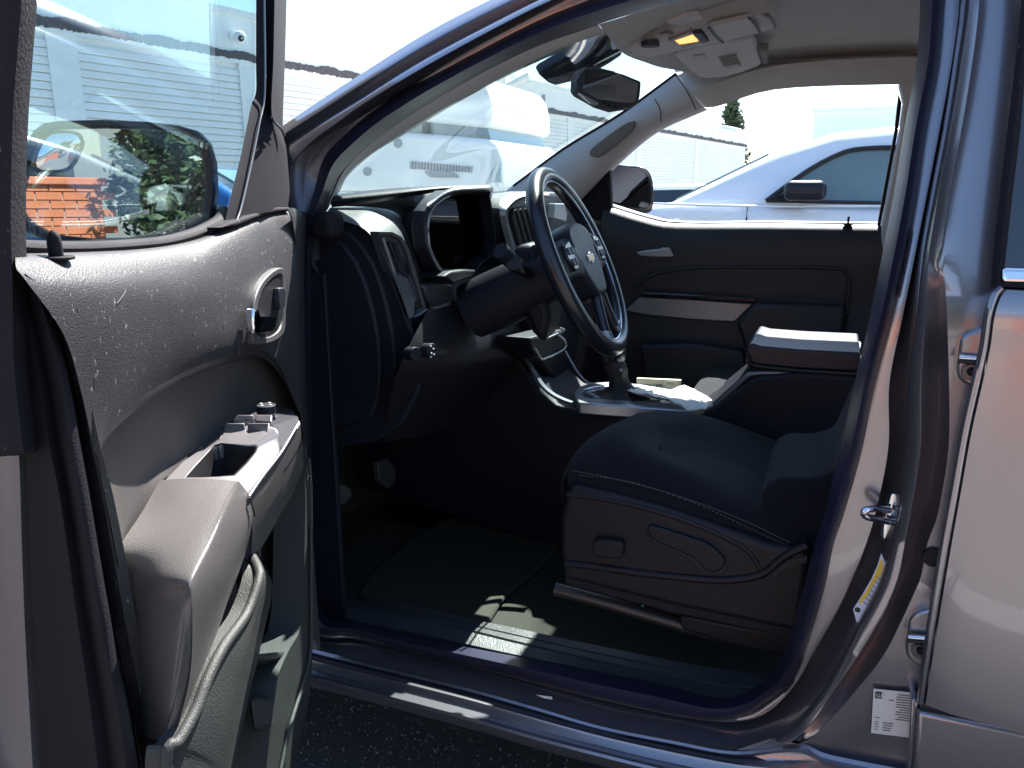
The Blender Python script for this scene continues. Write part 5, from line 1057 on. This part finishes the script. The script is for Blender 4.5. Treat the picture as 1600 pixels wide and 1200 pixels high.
# lower pocket moulding: long lip from under the armrest
POC = mat('pocket_plastic', (.034, .036, .035), .5, spec=.3, bump=.5, bscale=600, mott=.2, dust=(.14, .14, .14), dscale=170, dthr=.70)
k0 = [(395,872),(404,890),(404,908),(385,960),(350,1010),(325,1060),(306,1110),(278,1160),(262,1175),(262,1290)]
k1 = [(398,876),(409,900),(408,925),(398,970),(385,1030),(375,1070),(362,1130),(350,1190),(345,1220),(340,1300)]
kA = [D(a, b, o) for (a, b), o in zip(k0, [.07, .085, .09, .088, .085, .082, .08, .075, .07, .07])]
kB = [D(a, b, o) for (a, b), o in zip(k1, [.068, .078, .086, .086, .088, .088, .088, .085, .085, .085])]
kC = [D(a+16, b+10, .05) for a, b in k1]
loft('pocket_flap', [[p-DN*.02 for p in kA], kA, [a.lerp(b, .5)+DN*.006 for a, b in zip(kA, kB)], kB, kC, [p-DN*.05 for p in kC]], POC, DO, n=5, angle=60)
tube('flap_lip', kA, .006, POC, DO)
# bottle holder and front trim running down to the corner
h0 = [(472,716),(477,760),(476,850),(474,940),(468,985),(452,1015),(436,1050),(428,1080),(422,1140),(415,1215),(410,1300)]
h1 = [(483,716),(487,760),(488,850),(489,950),(488,1020),(486,1060),(480,1110),(470,1150),(462,1180),(455,1215),(440,1300)]
hA = Dr(h0, .055); hB = Dr(h1, .04)
loft('front_trim', [[p-DN*.05 for p in hA], hA, [a.lerp(b, .5)+DN*.006 for a, b in zip(hA, hB)], hB, [p-DN*.12 for p in hB]], POC, DO, n=5, angle=60)
tube('trim_bead', Dr([(482,716),(485,760),(486,850),(486,950),(485,1020),(470,1080),(452,1140),(436,1215)], .058), .0032, POC, DO)
plate('pocket_floor', [D(400,1042,-.01), D(448,1034,-.01), D(452,1016,.05), D(400,1021,.05)], (0, 0, -.01), POC, DO, bevel=.003)
plate('bottle_rest', [D(390,1105,.0), D(420,1110,.0), D(424,1090,.055), D(392,1088,.055)], (0, 0, -.05), POC, DO, bevel=.006)
# ---- door mirror, beyond the glass
MN = V((.50, -.862, .015)).normalized(); MP = Y(185, 290, -.10)
MP = CAM+ray(185, 290)*1.22
def M(px, py, d=0): return PLN(px, py, MN, MN.dot(MP)+d)
mo = [(17,330),(19,300),(27,262),(38,232),(52,205),(68,193),(90,189),(160,187),(230,190),(280,196),(308,204),(325,222),(334,255),(336,300),(330,345),(300,368),(240,380),(140,383),(75,376),(40,362),(24,348)]
mi = [(33,328),(34,305),(42,268),(52,238),(62,214),(76,205),(95,202),(160,200),(228,202),(275,206),(298,214),(310,230),(318,258),(320,298),(314,338),(290,358),(238,370),(142,373),(84,367),(55,352),(40,340)]
mh = ringplate('door_mirror', [M(*p) for p in mo], [M(*p, -.004) for p in mi], -MN*.03, mat('mirror_shell', (.012, .012, .015), .35), DO, bevel=.004, segs=3)
back = [M(*p, -.03) for p in mo]; cx = sum(back, V())/len(back)
loft('mirror_housing', [back+[back[0]], [cx+(p-cx)*.92-MN*.05 for p in back]+[cx+(back[0]-cx)*.92-MN*.05], [cx+(p-cx)*.55-MN*.09 for p in back]+[cx+(back[0]-cx)*.55-MN*.09], [cx-MN*.095 for p in back]+[cx-MN*.095]], PAINT, DO, n=1)
plate('mirror_glass', [M(*p, -.012) for p in mi], -MN*.003, MIRR, DO, bevel=0)
bs_ = [(53,264),(57,240),(68,218),(82,207),(100,206),(118,208),(128,220),(122,240),(112,258),(100,266),(78,268)]
bsM = [M(*p, -.009) for p in bs_]
ctr = sum(bsM, V())/len(bsM)
# convex blind-spot glass: a shallow dome
vs = [ctr+MN*.006]+[ctr+(p-ctr)*.55+MN*.0045 for p in bsM]+bsM; n_ = len(bsM)
fs = [(0, 1+i, 1+(i+1) % n_) for i in range(n_)]+[(1+i, 1+n_+i, 1+n_+(i+1) % n_, 1+(i+1) % n_) for i in range(n_)]
mesh('blind_spot_glass', vs, fs, MIRR, DO, sub=1)
tube('blind_spot_rim', bsM, .0022, INK, DO, closed=True, n=3)
plate('mirror_arm', [M(330,330,-.04), M(352,318,-.04), M(372,330,-.04), M(360,358,-.04), M(325,362,-.04)], -MN*.08, MATS['mirror_shell'], DO, bevel=.01)

# ================================================================ TRUCK: rear door, latch, labels
RD = empty('rear_door', (.5, -.01, .9), None, None); RD.parent = TR; RD.matrix_parent_inverse = Matrix.Translation(-TR.location)
fl = [(1562,445),(1545,462),(1537,490),(1530,540),(1518,590),(1500,670),(1484,760),(1468,850),(1452,950),(1440,1030),(1432,1098)]
fo_ = [(1568,452),(1558,465),(1549,495),(1542,545),(1531,595),(1513,675),(1497,765),(1481,855),(1464,955),(1451,1035),(1441,1100)]
def rc(pts, c): return [S(*p, c) for p in pts]
loft('door_flange', [[p+V((.02, .06, 0)) for p in rc(fl, .03)], rc(fl, .03), rc(fl, -.012), [p+V((0, -.003, 0)) for p in mid(rc(fl, -.012), rc(fo_, -.016), .5, 0)], rc(fo_, -.016), [p+V((.001, .006, 0)) for p in rc([(a+3, b) for a, b in fo_], -.016)]], PAINT, RD, n=5, angle=60)
f1 = [(a+5, b+1) for a, b in fo_]
ex = lambda dx: [(a+dx+(1098-b)*0, b) for a, b in fo_]
r0 = rc(f1, -.016)
def ext(pts, dx, dy): return [V((p.x+dx, p.y+dy, p.z)) for p in pts]
loft('door_skin', [ext(r0, .001, .008), r0, ext(r0, .03, -.010), ext(r0, .12, -.022), ext(r0, .4, -.03), ext(r0, .9, -.03)], PAINT, RD, n=5, angle=60)
# black window surround, tinted glass, chrome belt strip
gk0 = [(1598,-60),(1596,0),(1586,100),(1574,200),(1562,300),(1552,400),(1548,445)]
gk1 = [(1618,-60),(1612,0),(1600,100),(1592,200),(1580,300),(1569,400),(1563,460)]
loft('window_surround', [rc(gk0, .025), rc(gk0, .0), mid(rc(gk0, .0), rc(gk1, -.004), .6, -.006), rc(gk1, -.004), rc([(a+3, b) for a, b in gk1], .004)], FR, RD, n=5, angle=60)
g0 = rc([(a+2, b) for a, b in gk1], .003)
loft('rear_glass', [g0, ext(g0, .5, 0)], DARKG, RD, n=4)
cs0 = [S(1564,418,-.012), S(1564,441,-.018)]
plate('chrome_strip', [S(1565,418,-.01), S(1565,442,-.01), S(1565,442,-.01)+V((.8, 0, 0)), S(1565,418,-.01)+V((.8, 0, 0))], (0, .012, 0), CHROME, RD, bevel=.005, segs=4)
plate('strip_gasket', [S(1562,441,-.006), S(1562,448,-.006), S(1562,448,-.006)+V((.8, 0, 0)), S(1562,441,-.006)+V((.8, 0, 0))], (0, .012, 0), RUB, RD, bevel=0)
# gap under the door and rocker moulding below
gA = [S(1434,1100,-.004), S(1600,1134,-.004)]; dv = (gA[1]-gA[0]).normalized()
plate('lower_gap', [S(1438,1098,.0), S(1700,1148,.0), S(1700,1166,.0), S(1438,1112,.0)], (0, .03, 0), INK, RD, bevel=0)
plate('lower_sill', [S(1434,1112,-.012), S(1700,1167,-.012), S(1700,1400,-.02), S(1424,1400,-.02), S(1427,1200,-.016)], (0, .04, 0), PAINT, RD, bevel=.006, segs=3)
plate('sill_flange', [S(1424,1092,-.002), S(1434,1094,-.002), S(1434,1112,-.002), S(1427,1200,-.004), S(1424,1400,-.004), S(1413,1400,-.004), S(1417,1200,-.004)], (0, .05, 0), PAINT, RD, bevel=.003)
# hinges on the rear door
def hinge(cx, cy):
    k = plate('door_hinge', [S(*p, .02) for p in [(cx-9, cy+8), (cx-6, cy-16), (cx+4, cy-26), (cx+22, cy-32), (cx+34, cy-30), (cx+34, cy+56), (cx+10, cy+56), (cx-8, cy+44), (cx-12, cy+26)]], (0, .04, 0), PAINT, TR, bevel=.004, curve=2)
    tube('hinge_pin', [S(cx-8, cy+10, .01), S(cx+26, cy+13, .01)], .004, CHROME, k, n=1)
    tube('hinge_gap', [S(cx-10, cy+16, .012), S(cx+26, cy+19, .012)], .003, INK, k, n=1)
    disc('hinge_bolt', S(cx+10, cy+34, .012), (0, -1, 0), .011, .01, mat('bolt_steel', (.12, .12, .12), .35, .8), k, seg=20)
    disc('bolt_head', S(cx+12, cy+34, .006), (0, -1, 0), .006, .01, RUB, k, seg=6)
hinge(1507, 548); hinge(1427, 985)
disc('grommet', S(1458, 872, .03), (0, -1, 0), .014, .01, TRIM, TR, seg=24)
# striker
sp = [S(*p, .072) for p in [(1392,775),(1398,772),(1402,780),(1400,800),(1390,825),(1383,842),(1380,838),(1384,805)]]
sk_ = plate('door_striker', sp, (-.004, .006, 0), CHROME, TR, bevel=.0015, curve=2)
tube('striker_bar', [S(1389,797,.065), S(1368,794,.045), S(1353,797,.035), S(1350,803,.035), S(1356,808,.038), S(1372,811,.05), S(1388,815,.065)], .0052, CHROME, sk_, seg=12)
# tyre-pressure label on the pillar, in the groove
lab = [(1377,865),(1382,877),(1381,905),(1369,934),(1354,960),(1339,974),(1333,952),(1347,930),(1362,904),(1371,884)]
ly = .036
lw_ = plate('pillar_label', [S(*p, ly) for p in lab], (0, .0006, 0), mat('bluish_label', (.60, .64, .80), .4), TR, bevel=0)
plate('yellow_band', [S(*p, ly-.001) for p in [(1377,872),(1380,884),(1376,898),(1366,912),(1356,930),(1344,944),(1341,942),(1353,924),(1365,902),(1372,886)]], (0, .0004, 0), mat('label_yellow', (.75, .50, .04), .5), lw_, bevel=0)
disc('label_seal', S(1340, 953, ly-.001), (0, -1, 0), .0042, .0004, INK, lw_, seg=20)
for k in range(7):
    a = (1350+k*3.6, 943-k*6.5); tube('label_text', [S(a[0]-1, a[1]-5+2, ly-.0012), S(a[0]+9-k*.5, a[1]+7-k*.3, ly-.0012)], .0006, MATS['bar_grey'], lw_, n=1, seg=4)
# white sticker near the sill
def stk(u, v):   # u 0..1 across, v 0..1 down
    a = S(1365, 1075, .028); b = S(1424, 1081, .028); c = S(1361, 1144, .028)
    return a+(b-a)*u+(c-a)*v+V((0, -.002, 0))
s_ = plate('door_sticker', [stk(0, 0), stk(1, 0), stk(1, 1), stk(0, 1)], (0, .0006, 0), mat('sticker_white', (.60, .58, .57), .45), TR, bevel=0)
def sq(name, u0, v0, u1, v1, m, lift=.0006): plate(name, [stk(*q)+V((0, -lift, 0)) for q in ((u0, v0), (u1, v0), (u1, v1), (u0, v1))], (0, .0002, 0), m, s_, bevel=0)
sq('logo_square', .05, .05, .23, .20, INK); 
rgt = (stk(1, 0)-stk(0, 0)).normalized(); upw = (stk(0, 0)-stk(0, 1)).normalized()
hgt = (stk(0, 0)-stk(0, 1)).length
text('logo_text', 'GM', stk(.075, .165)+V((0, -.0012, 0)), rgt, upw, hgt*.11, MATS['sticker_white'], s_)
rnd = random.Random(3)
for k in range(11):
    v = .06+k*.055
    sq('text_line', .62+rnd.random()*.12*(k % 3 == 0), v, .95+rnd.random()*.04, v+.022, MATS['bar_grey'])
for k in range(4):
    v = .72+k*.055; sq('text_line', .08, v, .18, v+.018, MATS['bar_grey']); sq('text_line', .30, v, .30+.3*rnd.uniform(.7, 1), v+.022, MATS['bar_grey'])
sq('text_line', .42, .20, .56, .222, MATS['bar_grey']); sq('text_line', .08, .62, .22, .635, MATS['bar_grey'])
# paper chip on the sill
o = plate('torn_sticker', [S(838,1086,.03), S(862,1089,.03), S(863,1093,.03), S(850,1091,.03)], (0, .001, 0), WHITEP, TR, bevel=0)

# scuffs on the door panel
for a, b, c_, d_, r_ in ((183,474,197,453,.0004),(121,478,123,486,.0003),(163,480,162,489,.0003),(240,520,242,527,.00025),(266,515,270,519,.00025),(153,579,156,588,.0003),(348,508,349,516,.00025),(373,540,373,556,.0002),(300,520,303,524,.0002)):
    tube('scuff_mark', [D(a, b, .0300), D((a+c_)/2+1, (b+d_)/2, .0302), D(c_, d_, .0300)], r_, mat('scuff_white', (.16, .155, .155), .9, spec=.1), PAN, seg=4, n=2)
